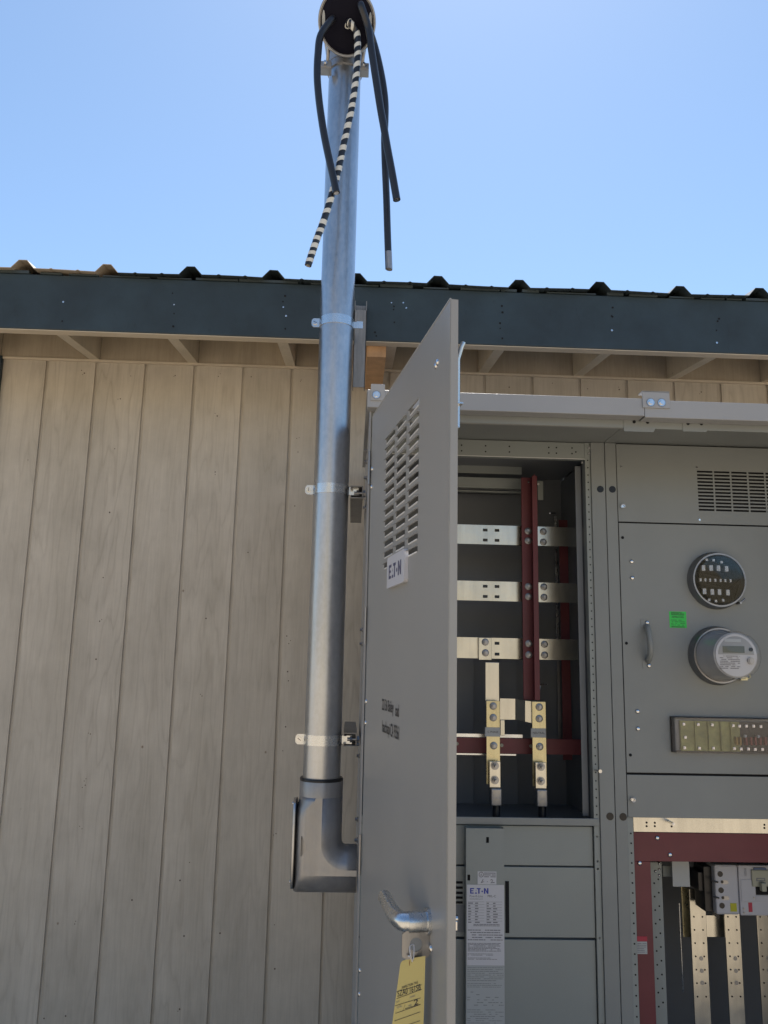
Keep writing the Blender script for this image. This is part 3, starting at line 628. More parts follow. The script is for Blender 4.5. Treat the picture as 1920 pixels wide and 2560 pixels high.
# front frame posts (hinge side of the dead-front)
zq0 = CB+.02; zq1 = CEIL-.001
p1 = (X(1484, 1300, DP)-.004, SEAM-.001); p2 = (SEAM+.001, SEAM+.0385)
post1 = part('frame_post', MB().box(p1[0], p1[1], DP, DP+.03, zq0, zq1), M['cab'], cabl, .0015)
post2 = part('frame_post', MB().box(p2[0], p2[1], DP, DP+.03, zq0, zq1), M['cab'], cabr, .0015)
big = MB().cyl((0, 0, 0), (0, -.0014, 0), .0115, 24)
copies('hole', big, M['black'], [(PX(1500.7, 1223, DP)+Vector((0, .0004, 0)), post1), (PX(1530.9, 1223.5, DP)+Vector((0, .0004, 0)), post2), (PX(1525, 2041, DP)+Vector((0, .0004, 0)), post1), (PX(1557.7, 2042, DP)+Vector((0, .0004, 0)), post2)])
# perforated angle beside the opening
pa0, pa1 = X(1464, 1200, DP+.004), p1[0]-.001
ang = part('perforated_angle', MB().box(pa0, pa1, DP+.006, DP+.009, Z(1500, 2560, DP), CEIL-.002).box(pa0, pa0+.003, DP+.009, DP+.04, Z(1500, 2560, DP), CEIL-.002), M['dead'], cabl)
zz = Z(1470, 1150, DP); xc = (pa0+pa1)/2+.0005; sp_ = []
while zz > Z(1495, 2040, DP): sp_.append((Vector((xc, DP+.0064, zz)), ang)); zz -= .0252
copies('hole', MB().cyl((0, 0, 0), (0, -.0010, 0), .0024, 10), M['void'], sp_)

# -- inside the left compartment
a = RECT(1060, 1109, 1464, 1143, DP+.012)
gx0 = CL+.004
hdr = part('punched_rail', MB().box(gx0, a[1], DP+.008, DP+.011, a[2], CEIL-.003).box(gx0, a[1], DP+.011, DP+.035, a[2], a[2]+.0025), M['dead'], cabl)
holes_on(hdr, [(1154, 1113), (1154, 1127), (1214, 1114.5), (1214, 1129), (1273.5, 1116), (1273.5, 1130), (1372, 1118.5), (1372, 1132.5), (1391, 1119), (1391, 1133), (1430, 1120), (1430, 1134), (1439.5, 1130)], DP+.0078, .0026, 10)
part('rail_edge', MB().box(gx0, a[1], DP+.0065, DP+.0078, a[2]-.001, a[2]+.0012), M['lip'], cabl)
def bar(name, px, D, th, mat, parent=cabl, bev=.001, z_ext=0, **k):
    a = RECT(*px, D); return part(name, MB().box(a[0], a[1], D, D+th, a[2]-z_ext, a[3]), mat, parent, bev, **k)
bar('cross_channel', (1070, 1158, 1304, 1183), 2.95, .004, M['dead'])
bar('cross_channel', (1070, 1193, 1304, 1219), 2.93, .02, M['dead'])
bar('cross_channel', (1070, 1226, 1304, 1229), 2.94, .02, M['dead'])
# back sheets with different depth
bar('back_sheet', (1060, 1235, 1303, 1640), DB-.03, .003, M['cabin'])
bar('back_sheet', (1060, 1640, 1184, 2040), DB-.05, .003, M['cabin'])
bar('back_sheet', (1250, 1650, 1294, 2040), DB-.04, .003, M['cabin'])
# red upright channel
rp = part('insulator_post', MB().box(X(1306, 1470, 2.84), X(1332, 1470, 2.84), 2.84, 2.846, Z(1325, 1750, 2.84), Z(1322, 1194, 2.84)), M['red'], cabl, .001)
part('insulator_flange', MB().box(X(1332, 1470, 2.84), X(1335, 1470, 2.84), 2.80, 2.845, Z(1340, 1750, 2.84), Z(1336, 1192, 2.84)).box(X(1333, 1470, 2.80), X(1346, 1470, 2.80), 2.797, 2.803, Z(1340, 1750, 2.8), Z(1336, 1190, 2.8)), M['red'], cabl, .001)
# bus bars
bolt = MB().cyl((0, -.002, 0), (0, -.008, 0), .0074, 6, smooth=False).cyl((0, -.008, 0), (0, -.014, 0), .0042, 12)
washer = MB().lathe((0, 0, 0), (0, -1, 0), [(0, .0125), (.0014, .0125), (.0022, .0115), (.0022, .001)], 24)
bm_s = []
for (ya, yb, ys) in (((1315, 1363, None), (1327.7, 1352), (1329, 1355)), ((1455, 1504, None), (1466.5, 1491.5), (1467, 1493)), ((1596, 1648, None), (1609, 1637), (1610.5, 1637.5))):
    y0, y1 = ya[0], ya[1]; DBR = 2.885
    x0, x1, z0, z1 = X(1060, y0-6, DBR), X(1444, y0+6, DBR), Z(1300, y1, DBR), Z(1300, y0, DBR)
    hs = []
    for hx_ in (1213, 1242.5):
        for f in (.26, .78):
            zc_ = z1+(z0-z1)*f; xc_ = X(hx_, y0+10, DBR); 
            if not (y0 == 1596 and hx_ == 1213): hs.append((xc_-.0085, xc_+.0085, zc_-.0052, zc_+.0052))
    b = part('bus_bar', MB().plate(x0, x1, z0, z1, DBR, DBR+.0065, hs), M['bus'], cabl)
    for k, yy in enumerate(yb): bm_s.append((PX(1320+(.006*(yy-1330)), yy, 2.84), rp))
    for k, yy in enumerate(ys): bm_s.append((PX(1358+(.011*(yy-1330)), yy, DBR), b))
lk = bar('link_plate', (1197, 1594, 1229, 1650), 2.868, .016, M['bus'])
bm_s += [(PX(1213, 1605, 2.868), lk), (PX(1213.5, 1632, 2.868), lk)]
# phase columns
def column(dx, label, top):
    x = lambda v: v+dx
    if top: bar('bus_bar', (x(1213.5), 1656, x(1248), 1754), 2.835, .006, M['bus'], label='bright upright bus bar hanging below the third cross bar')
    if dx == 115: r0, r1 = (1331, 1754), (1366, 1966)
    else: r0, r1 = (x(1216), 1752), (x(1250), 1961)
    c = part('phase_bus_bar', MB().box(X(r0[0], 1860, 2.80), X(r1[0], 1860, 2.80), 2.80, 2.8065, Z(r0[0]+17, r1[1], 2.8), Z(r0[0]+17, r0[1], 2.8)), M['busy'], cabl, .001)
    yo = 2.5 if dx > 0 else 0
    for yy, ox in ((1765+yo, 0), (1794+yo, 0), (1864+yo, 2)): bm_s.append((PX(x(1233)+ox*.6, yy, 2.80), c))
    zl = RECT(x(1215.5)-1, 1819+yo, x(1251.5), 1842+yo, 2.79)
    lab = part('phase_label', MB().box(zl[0], zl[1], 2.7975, 2.7995, zl[2], zl[3]).box(zl[0]-.001, zl[0], 2.7975, 2.809, zl[2], zl[3]), M['white2'], cabl, .0006)
    if label:
        fz = lambda a, b: Vector(((zl[0]+zl[1])/2+a, 2.797, (zl[2]+zl[3])/2-.003+b))
        part('lettering', text_mb(label, .0095, fz, align='CENTER'), M['ink'], lab)
    lg = bar('lug_plate', (x(1224), 1904+yo, x(1252)-1, 1969+yo), 2.772, .012, M['bus'])
    stud = MB().cyl((0, 0, 0), (0, -.003, 0), .0135, 20).cyl((0, -.003, 0), (0, -.013, 0), .0095, 6, smooth=False).cyl((0, -.013, 0), (0, -.034, 0), .0055, 12)
    copies('stud', stud, M['darksteel'], [(PX(x(1237), 1914+yo, 2.772), lg), (PX(x(1237), 1950+yo, 2.772), lg)])
    lg2 = bar('cable_lug', (x(1228), 1972+yo, x(1254), 2015+yo), 2.755, .045, M['alu'], bev=.003)
    cup = MB().cyl((0, 0, 0), (0, -.0012, 0), .0112, 20)
    copies('set_screw', cup, M['darksteel'], [(PX(x(1241), 1983+yo, 2.755), lg2), (PX(x(1241), 2004.5+yo, 2.755), lg2)])
    c0 = PX(x(1241), 2012+yo, 2.78)
    part('feed_cable', MB().tube(smooth([c0, c0+Vector((0, .0, -.06)), c0+Vector((.02, .03, -.16)), c0+Vector((.02, .05, -.5))]), .013, 14), M['cable'], cabl)
column(0, 'C PHASE', True); column(115, 'NEUTRAL', False); column(-115, 'B PHASE', True)
copies('bolt', bolt, M['darksteel'], bm_s); copies('washer', washer, M['alu'], bm_s)
j = MB(); q = lambda x, y, D: PX(x, y, D)
pl = [(1250, 1746, 1799, 2.85), (1288, 1747, 1799, 2.85), (1313, 1752, 1804, 2.815), (1332, 1754, 1808, 2.812)]
for (xa_, ta, ba, da), (xb_, tb, bb, db) in zip(pl, pl[1:]):
    j.prism([q(xa_, ta, da), q(xb_, tb, db), q(xb_, bb, db), q(xa_, ba, da)], (0, .006, 0))
part('jumper_bar', j, M['bus'], cabl)
bar('jumper_tail', (1251, 1800, 1262, 1839), 2.85, .006, M['bus'])
# red cross board
xb0, xb1 = CL+.03, SEAM-.013
zr_ = (Z(1300, 1885, 2.86), Z(1300, 1846, 2.86))
rbd = part('insulator_board', MB().box(xb0, xb1, 2.86, 2.868, *zr_), M['red'], cabl, .001)
part('board_edge', MB().box(xb0, X(1306, 1840, 2.87), 2.868, 2.885, zr_[1]+.001, zr_[1]+.012), M['strap'], cabl)
part('board_edge', MB().box(xb0, X(1290, 1887, 2.862), 2.862, 2.88, zr_[0]-.006, zr_[0]-.001), M['strap'], cabl)
copies('spacer', MB().cyl((0, 0, 0), (0, -.004, 0), .0058, 14), M['cream'], [(PX(1142, 1859, 2.86), rbd), (PX(1254, 1863, 2.86), rbd), (PX(1327, 1865, 2.86), rbd)])
bar('bright_upright', (1389, 1290, 1395, 1600), 3.10, .006, M['strap'])
bar('bright_upright', (1395, 1652, 1402, 1850), 3.10, .006, M['darksteel'])
bar('red_upright', (1403, 1300, 1425, 1900), 3.02, .006, M['red'])  # red strip stands in for the insulator post's reflection on the side wall
bar('inner_post', (1447, 1166, 1462, 2040), 2.665, .003, M['cabin'])
bar('bracket_plate', (1344, 1203, 1358, 1250), 2.86, .004, M['dead'])
part('support_rod', MB().tube(smooth([PX(1350, 1722, 2.83), PX(1352, 1711, 2.83), PX(1369, 1711, 2.80)], 4), .0013, 8), M['strap'], cabl)
part('screw_pin', MB().cyl(PX(1488, 1925, DP+.004), PX(1500, 1928, DP-.04), .003, 10).cyl(PX(1500, 1928, DP-.04), PX(1501, 1928.3, DP-.044), .0055, 12), M['steel'], cabl)
part('screw_pin', MB().cyl(PX(1375, 1283, 2.86), PX(1388, 1283, 2.95), .002, 8), M['steel'], cabl)
copies('small_screw', MB().cyl((0, 0, 0), (0, -.004, 0), .004, 10), M['steel'], [(PX(1321, 1206, 2.84), rp), (PX(1345, 1211, 2.797), rp), (PX(1455, 1157, DP+.01), cabl), (PX(1472, 1120, DP+.006), ang), (PX(1472, 1135, DP+.006), ang)])

# dead-front of the lower left
DL = DP+.012
sh = RECT(1060, 2044, 1505, 2063, DP)
part('sill_channel', MB().box(gx0, p1[0]-.002, DP+.002, DP+.006, sh[2], sh[3]).box(gx0, p1[0]-.002, DP+.0065, DP+.06, sh[2]+.003, sh[2]+.007), M['cab'], cabl, .002)
part('shelf', MB().box(gx0, SEAM-.014, DP+.062, DB-.06, sh[2]-.02, sh[2]-.016), M['cabin'], cabl)
def dead(y0, y1, D, x0=1060, x1=1483):
    a = RECT(x0, y0, x1, y1, D); b1_ = p1[0]-.021
    return part('dead_front_panel', MB().box(gx0, b1_, D, D+.003, a[2], a[3]).box(gx0, b1_, D+.003, D+.018, a[2], a[2]+.003), M['dead'], cabl, .002)
dead(2064, 2163, DL+.004); dead(2167, 2343, DL); 
zlow = Z(1300, 2349, DL+.003)
part('dead_front_panel', MB().box(gx0, p1[0]-.021, DL+.003, DL+.006, .35, zlow), M['dead'], cabl, .002)
part('panel_backing', MB().box(gx0, p1[0]-.001, DL+.022, DL+.024, .12, sh[2]-.001), M['cabin'], cabl)
stp = part('screw_strip', MB().box(p1[0]-.0195, p1[0]-.0005, DL-.004, DL-.001, .35, Z(1490, 2083, DL)), M['dead'], cabl, .001)
copies('small_screw', MB().cyl((0, 0, 0), (0, -.002, 0), .0038, 12), M['steel'], [(Vector((p1[0]-.010, DL-.004, Z(1497, y, DL))), stp) for y in (2091, 2152, 2171, 2344)])
copies('hole', MB().cyl((0, 0, 0), (0, -.0008, 0), .0026, 10), M['void'], [(Vector((p1[0]-.009, DL-.0038, Z(1497, y, DL))), stp) for y in (2206, 2214, 2238, 2272, 2307, 2379, 2414, 2449, 2486, 2522, 2555)])
# raised wireway cover with labels
DK = DL-.034
a = RECT(1165, 2071, 1261, 2400, DK); zk0 = .35
def slot(cx_, cz_, w_=.0042, h_=.0085): return (cx_-w_, cx_+w_, cz_-h_, cz_+h_)
s1 = PX(1219, 2100, DK); s2 = PX(1172, 2194, DK)
cv = part('wireway_cover', MB().plate(a[0], a[1], zk0, a[3], DK, DK+.002, [slot(s1.x, s1.z), slot(s2.x, s2.z)]).box(a[0], a[0]+.002, DK+.002, DL-.001, zk0, a[3]).box(a[1]-.002, a[1], DK+.002, DL-.001, zk0, a[3]), M['dead'], cabl)
part('slot_backing', MB().box(a[0]+.003, a[1]-.003, DK+.006, DK+.007, zk0, a[3]-.005), M['void'], cabl)
bar('side_slot', (1263.5, 2203, 1273, 2333), DL-.002, .0015, M['void'])
for yy in (2203, 2216, 2229, 2241, 2253): bar('vent_slot', (1080, yy, 1157, yy+6), DL-.002, .0015, M['void'])
bar('wireway_gap', (1080, 2262, 1160, 2330), DL-.002, .0015, M['cabin'])
lt = thing_latch = part('inner_latch', MB().cyl(PX(1128, 2296, 2.42), PX(1144, 2296, 2.42), .010, 16).box(X(1139, 2300, 2.42)-.004, X(1139, 2300, 2.42)+.004, 2.41, 2.43, Z(1139, 2325, 2.42), Z(1139, 2300, 2.42)), M['steel'], cabl, .002)
def label_rows(mb, x0, x1, z1, z0, n, y, dens=.8, hgt=.5, words=True):
    st_ = (z1-z0)/n
    for i in range(n):
        zc_ = z1-(i+.5)*st_; x = x0; xe = x1-(random.random()*.25*(x1-x0) if random.random() < .3 else 0)
        while x < xe:
            wl = random.uniform(.03, .13)*(x1-x0); 
            if random.random() < dens: mb.box(x, min(xe, x+wl), y, y+.0002, zc_-st_*hgt/2, zc_+st_*hgt/2)
            x += wl+.012*(x1-x0)
# approval sticker with handwriting
a = RECT(1194, 2178.6, 1241, 2211, DK-.0006)
stk = part('approval_label', MB().box(a[0], a[1], DK-.0008, DK-.0002, a[2], a[3]), M['white'], cv)
r_mb = MB(); yk = DK-.0011
label_rows(r_mb, a[0]+(a[1]-a[0])*.35, a[1]-.002, a[3]-.002, a[2]+(a[3]-a[2])*.52, 3, yk, .95)
cc0 = Vector((a[0]+.011, yk, a[3]-.009)); 
part('print', r_mb, M['greyink'], cv)
part('print', MB().tube([cc0+Vector((.007*math.cos(t), 0, .007*math.sin(t))) for t in [2*math.pi*i/20 for i in range(21)]], .0006, 6), M['ink'], cv)
part('lettering', text_mb('UL', .008, lambda p_, q_: Vector((a[0]+.0065+p_, yk, a[3]-.012+q_)), xs=.9), M['ink'], cv)
hw = MB()
for pts in ([(.30, .40), (.20, .12), (.34, .22)], [(.68, .33), (.76, .40), (.80, .30), (.70, .12), (.90, .16)], [(.50, .2), (.52, .24)]):
    hw.tube([Vector((a[0]+(a[1]-a[0])*u1, yk, a[2]+(a[3]-a[2])*v1)) for u1, v1 in pts], .0008, 6)
part('handwriting', hw, M['ink'], cv)
# main name plate
a = RECT(1166.5, 2212, 1261, 2414, DK-.0006); W_, H_ = a[1]-a[0], a[3]-a[2]; L_ = a[0]
part('nameplate', MB().box(a[0]+.0005, a[1]-.0005, DK-.0009, DK-.0002, a[2], a[3]), M['white'], cv, .0002)
tf = lambda x, z: (lambda p_, q_: Vector((x+p_, yk, z+q_)))
def fit_text(txt, x0, x1, z0, z1, fn_plane, mat, parent, bold=0, name='lettering'):
    t = text_mb(txt, 1, lambda p_, q_: Vector((p_, 0, q_)), bold=bold)
    xs_ = [v.x for v in t.v]; zs2 = [v.z for v in t.v]; ax, bx_, az, bz_ = min(xs_), max(xs_), min(zs2), max(zs2)
    t.v = [fn_plane(x0+(v.x-ax)/(bx_-ax)*(x1-x0), z0+(v.z-az)/(bz_-az)*(z1-z0)) for v in t.v]
    return part(name, t, mat, parent)
pk = lambda x, z: Vector((x, yk, z))
zt_ = a[3]
def logo(x0, x1, z0, z1, fn, mat, parent):          # E A T . N in heavy letters, the O drawn as a dot
    m = MB(); w = x1-x0; hh = z1-z0
    def P(pts): 
        q_ = [fn(x0+w*u1, z0+hh*v1) for u1, v1 in pts]; m.add(q_, [tuple(range(len(q_)))])
    P([(0, 0), (.07, 0), (.07, 1), (0, 1)]); P([(.07, .80), (.21, .80), (.23, 1), (.07, 1)]); P([(.07, .42), (.18, .42), (.18, .60), (.07, .60)]); P([(.07, 0), (.19, 0), (.21, .2), (.07, .2)])
    P([(.25, 0), (.38, 0), (.37, .22), (.28, .22)]); P([(.31, .45), (.34, .45), (.33, .7), (.32, .7)])
    P([(.37, .80), (.57, .80), (.57, 1), (.35, 1)]); P([(.44, 0), (.52, 0), (.52, .8), (.44, .8)])
    P([(.66+.045*math.cos(t), .42+.16*math.sin(t)) for t in [2*math.pi*i/12 for i in range(12)]])
    P([(.75, 0), (.83, 0), (.83, 1), (.75, 1)]); P([(.83, 1), (.83, .62), (.92, 0), (.92, .42)]); P([(.92, 0), (1, 0), (1, 1), (.92, 1)])
    return part('logo', m, mat, parent)
logo(L_+W_*.09, L_+W_*.58, zt_-H_*.112, zt_-H_*.042, pk, M['blue'], cv)
fit_text('Pow-R-Line', L_+W_*.08, L_+W_*.43, zt_-H_*.157, zt_-H_*.128, pk, M['greyink'], cv)
fit_text('PRL-C', L_+W_*.56, L_+W_*.78, zt_-H_*.155, zt_-H_*.128, pk, M['ink'], cv)
fit_text('Switchboard', L_+W_*.08, L_+W_*.42, zt_-H_*.186, zt_-H_*.168, pk, M['greyink'], cv)
ro = MB()
for i in range(8):
    z_ = zt_-H_*(.215+.034*i); ro.box(L_+W_*.03, L_+W_*.47, yk, yk+.0002, z_, z_+.0006).box(L_+W_*.51, L_+W_*.94, yk, yk+.0002, z_, z_+.0006)
    for f in (.04, .22, .53, .70): ro.box(L_+W_*f, L_+W_*(f+random.uniform(.05, .13)), yk, yk+.0002, z_-H_*.022, z_-H_*.009)
label_rows(ro, L_+W_*.18, L_+W_*.88, zt_-H_*.485, zt_-H_*.52, 2, yk, 1)
label_rows(ro, L_+W_*.03, L_+W_*.95, zt_-H_*.55, zt_-H_*.70, 5, yk, .8, .35); label_rows(ro, L_+W_*.03, L_+W_*.90, zt_-H_*.72, zt_-H_*.83, 7, yk, .95, .45)
label_rows(ro, L_+W_*.03, L_+W_*.7, zt_-H_*.85, zt_-H_*.88, 2, yk, .9, .4); label_rows(ro, L_+W_*.03, L_+W_*.8, zt_-H_*.90, zt_-H_*.93, 2, yk, .9, .4)
part('small_print', ro, M['greyink'], cv, kind='stuff')
a2 = RECT(1165.5, 2415, 1261.5, 2560, DK-.0006)
part('instruction_label', MB().box(a2[0], a2[1], DK-.0009, DK-.0002, a2[2]-.12, a2[3]), M['white2'], cv, .0002)
ro = MB(); H2 = a2[3]-a2[2]
label_rows(ro, a2[0]+.003, a2[1]-.003, a2[3]-.002, a2[3]-H2*.27, 8, yk, .9, .35); label_rows(ro, a2[0]+.003, a2[1]-.008, a2[3]-H2*.29, a2[3]-H2*.38, 3, yk, .9, .35)
label_rows(ro, a2[0]+.003, a2[1]-.003, a2[3]-H2*.43, a2[3]-H2*.7, 6, yk, .35, .3); label_rows(ro, a2[0]+.003, a2[1]-.003, a2[3]-H2*.74, a2[3]-H2*1.0, 7, yk, .7, .3)
part('small_print', ro, M['cab'], cv, kind='stuff')

# ------------------------------------------------------------------ the open door
HA = math.atan2(.1175*.65-.0182, 1-.65)              # opening angle from square
HPX = PX(930, 1043, DC); hx0 = HPX.x; hdir = Vector((math.sin(HA), -math.cos(HA), 0))
DWD = (DC-.65*DC)/math.cos(HA); TH = .0165
dt = HPX.z; db = .13
door = bpy.data.objects.new('door', None)
def door_at(px, py, off=0):                          # (distance from hinge, height) of the door face seen at a pixel
    d = ray(px, py); nn = Vector((math.cos(HA), math.sin(HA), 0)); p0 = Vector((hx0, DC, EYE))-nn*off; o_ = Vector((0, 0, EYE))
    t = (p0-o_).dot(nn)/d.dot(nn); p_ = o_+d*t
    return (p_-p0).dot(hdir), p_.z
# louver layout
cols = [(963, 987, 1090), (990, 1016, 1055), (1020, 1048, 1017)]
zf0 = door_at(1035, 1026)[1]; zlast = door_at(1034, 1352)[1]; pit = (zf0-zlast)/11.0
lc = []
for (xa_, xb_, yy) in cols: lc.append((door_at(xa_, 1200)[0]+.006, door_at(xb_, 1200)[0]-.006))
zlab = door_at(1000, 1384)[1]
hs = []; rows_ = 13
for (sa, sb_) in lc:
    for r in range(rows_):
        z_ = zf0-pit*r
        hs.append((sa, sb_, z_, z_+pit*.46))
dm = MB().plate(0.004, DWD, db, dt, 0, .0010, hs)
# returns: top, free edge (rounded), hinge, bottom
dm.box(.004, DWD, .0016, TH, dt-.0016, dt).box(.004, DWD, .0016, TH, db, db+.0016)
dm.box(DWD-.0016, DWD, .0016, TH, db+.0016, dt-.0016).box(.004, .0056, .0016, TH, db+.0016, dt-.0016)
dm.box(DWD-.022, DWD-.0016, TH-.0016, TH, db+.0016, dt-.0016).box(.0056, .022, TH-.0016, TH, db+.0016, dt-.0016)
me = dm.mesh('door', Vector((0, 0, 0)), M['door'])
door = bpy.data.objects.new('door', me); COL.objects.link(door); door.parent = cabl
door.location = Vector((hx0, DC, 0))-ORG[cabl]; door.rotation_euler = (0, 0, HA-math.pi/2); ORG[door] = Vector((0, 0, 0))
door['label'] = 'grey louvered door standing open towards the viewer'
#print('PIT', pit, lc, zf0-EYE, DWD, dt-EYE)
# local frame: x along the door, y into the cabinet side, -y outwards
lv = MB(); w0 = lc[0][1]-lc[0][0]
def louver(w_):
    m = MB(); hh = pit*.54; d_ = .0060; n = 6
    prof = [(0.0, hh), (-d_*.55, hh*.93), (-d_*.9, hh*.82), (-d_, hh*.70)]
    A = [(0.0, p_, q_) for p_, q_ in prof]; 
    e = w_*.10
    lo_ = [(e*(1-i/3)*0+e*(i/3)*0+ (0 if i == 0 else e*.15*i), p_, q_) for i, (p_, q_) in enumerate(prof)]
    hi_ = [(w_-x_, p_, q_) for x_, p_, q_ in lo_]
    V = lo_+hi_; k = len(prof)
    m.add(V, [(i, i+1, k+i+1, k+i) for i in range(k-1)], True)
    m.add(lo_+[(0, 0, hh*.70)], [(0, 1, 2, 3, 4)]); m.add(hi_+[(w_, 0, hh*.70)], [(4, 3, 2, 1, 0)])
    return m
for ci, (sa, sb_) in enumerate(lc):
    me_ = louver(sb_-sa).mesh('louver', Vector((0, 0, 0)), M['door']); le = MB().cyl((.008, .0006, -.0012), (sb_-sa-.008, .0006, -.0012), .0019, 12).mesh('louver_lip', Vector((0, 0, 0)), M['lip'])
    for r in range(rows_):
        z_ = zf0-pit*r
        for mm, nme in ((me_, 'louver'), (le, 'louver_lip')):
            o = bpy.data.objects.new(nme, mm); COL.objects.link(o); o.parent = door; o.location = (sa, -.0002, z_)
            if nme == 'louver':
                sf = o.modifiers.new('t', 'SOLIDIFY'); sf.thickness = .001
def dpart(name, mb, mat, bevel=0, **k): return part(name, mb, mat, door, bevel, **k)
dn = lambda s_, z_, off=.0006: Vector((s_, -off, z_))
# brand plate
c4_ = [door_at(*q_) for q_ in ((978, 1394.5), (1020.8, 1373), (1020.8, 1455), (975.8, 1471.6))]
s0_, s1_ = (c4_[0][0]+c4_[3][0])/2, (c4_[1][0]+c4_[2][0])/2; z1_, z0_ = (c4_[0][1]+c4_[1][1])/2, (c4_[2][1]+c4_[3][1])/2
rp_ = []; rr_ = .009
for cxn, czn, a0_ in ((s1_-rr_, z1_-rr_, 0), (s0_+rr_, z1_-rr_, 90), (s0_+.001, z0_+.001, 180), (s1_-rr_, z0_+rr_, 270)):
    r__ = rr_ if a0_ != 180 else .001
    for i in range(5): rp_.append((cxn+r__*math.cos(math.radians(a0_+22.5*i)), -.0095, czn+r__*math.sin(math.radians(a0_+22.5*i))))
dpart('brand_plate', MB().prism(rp_, (0, .0094, 0)), M['white'], .0008)
logo(s0_+(s1_-s0_)*.12, s0_+(s1_-s0_)*.84, z0_+(z1_-z0_)*.27, z0_+(z1_-z0_)*.72, lambda a_, b_: dn(a_, b_, .0098), M['dkblue'], door)
# address lettering (one letter missing, first letters of the town worn away)
def dtext(txt, pl, pr, hgt, xs=1):
    (sa, za), (sb_, zb) = door_at(*pl), door_at(*pr); zm = (za+zb)/2
    fit_text(txt, sa, sb_, zm, zm+hgt, lambda a_, b_: dn(a_, b_, .0008), M['ink'], door, bold=.01)
dtext('22136 Bailey', (955, 1784), (984, 1792), .036); dtext('oad', (988.5, 1792), (997.5, 1792), .028)
dtext('hachapi', (955.5, 1840), (975, 1846), .036); dtext('CA 93561', (976.5, 1844), (998, 1849), .031)
# rivets and hinge screws
rv = MB().lathe((0, 0, 0), (0, -1, 0), [(0, .0072), (.002, .0068), (.0035, .004), (.004, .0001)], 14)
for px, py in ((1090, 915), (1094, 906), (930.5, 1173), (929, 1218), (912.5, 1753), (911, 1806), (893, 2412), (891, 2469)):
    s_, z_ = door_at(px, py); s_ = max(s_, .016)
    o = bpy.data.objects.new('rivet', bpy.data.meshes.get('rivet_m') or rv.mesh('rivet_m', Vector((0, 0, 0)), M['steel'])); COL.objects.link(o); o.parent = door; o.location = (s_, 0, z_)
dpart('top_fold', MB().cyl((.02, .0006, dt), (DWD, .0006, dt), .0020, 12), M['hood'])
dpart('edge_fold', MB().add([(DWD-.045, -.0006, db+.01), (DWD-.010, -.0012, db+.01), (DWD, -.0002, db+.01), (DWD-.045, -.0006, dt-.01), (DWD-.010, -.0012, dt-.01), (DWD, -.0002, dt-.01)], [(0, 1, 4, 3), (1, 2, 5, 4)], True), M['door'])
# handle
sh_, zh_ = door_at(1072, 2303)
hm = MB().cyl((sh_, 0, zh_), (sh_, -.006, zh_), .0235, 32).cyl((sh_, -.006, zh_), (sh_, -.040, zh_), .0185, 32)
pth = smooth([(sh_, -.030, zh_), (sh_-.006, -.047, zh_), (sh_-.035, -.055, zh_+.001), (sh_-.075, -.055, zh_+.002), (sh_-.115, -.053, zh_+.003), (sh_-.15, -.052, zh_+.004)], 6)
nn_ = len(pth); hm.tube(pth, [.018-.0045*min(1, i/nn_*1.6) for i in range(nn_)], 18)
dpart('handle', hm, M['strap'])
st_, zt2 = door_at(1075, 2360, .0)
tabm = MB(); out = []
ho = [(-.012*math.cos(t)-.026, .012*math.sin(t)) for t in [2*math.pi*i/20 for i in range(20)]]
tab0, tab1 = -.052, 0
pr_ = [(tab1, -.024), (tab0+.010, -.024), (tab0, -.014), (tab0, .018), (tab0+.006, .024), (tab1, .024)]
# plate with a round hole: fan between outline and hole
outer = []
for i in range(20):
    t = 2*math.pi*i/20; dx_, dz_ = -math.cos(t), math.sin(t); cx_, cz_ = -.026, 0
    k_ = min((.026/abs(dx_)) if abs(dx_) > 1e-6 else 9, (.024/abs(dz_)) if abs(dz_) > 1e-6 else 9); outer.append((cx_+dx_*k_, cz_+dz_*k_))
V = [(st_, o_[0], zt2+o_[1]) for o_ in outer]+[(st_, o_[0], zt2+o_[1]) for o_ in ho]+[(st_-.003, o_[0], zt2+o_[1]) for o_ in outer]+[(st_-.003, o_[0], zt2+o_[1]) for o_ in ho]
fs = []
for i in range(20):
    j_ = (i+1) % 20; fs += [(i, j_, 20+j_, 20+i), (40+i, 60+i, 60+j_, 40+j_), (i, 40+i, 40+j_, j_), (20+i, 20+j_, 60+j_, 60+i)]
dpart('padlock_tab', MB().add(V, fs), M['darksteel'])
o = bpy.data.objects.new('rivet', bpy.data.meshes['rivet_m']); COL.objects.link(o); o.parent = door; s_, z_ = door_at(1077, 2371); o.location = (s_, 0, z_)
# stiffener hooks on the inside of the door
sx_, zx_ = DWD-.03, door_at(1150, 850)[1]
dpart('latch_rod', MB().tube([(DWD-.035, TH+.010, dt-.25), (DWD-.035, TH+.010, dt-.11), (DWD-.030, TH+.016, dt-.085), (DWD-.03, TH+.020, dt-.075)], .0048, 10), M['strap'])
dpart('rod_guide', MB().box(DWD-.055, DWD-.02, TH, TH+.017, dt-.205, dt-.202).box(DWD-.055, DWD-.02, TH, TH+.003, dt-.202, dt-.175), M['strap'])
# hinge leaf with knuckle on the cabinet side
for zc_ in (EYE+.55, EYE+.1, EYE-.5): part('hinge', MB().cyl((hx0-.004, DC-.004, zc_-.05), (hx0-.004, DC-.004, zc_+.05), .0035, 12), M['darksteel'], cabl)
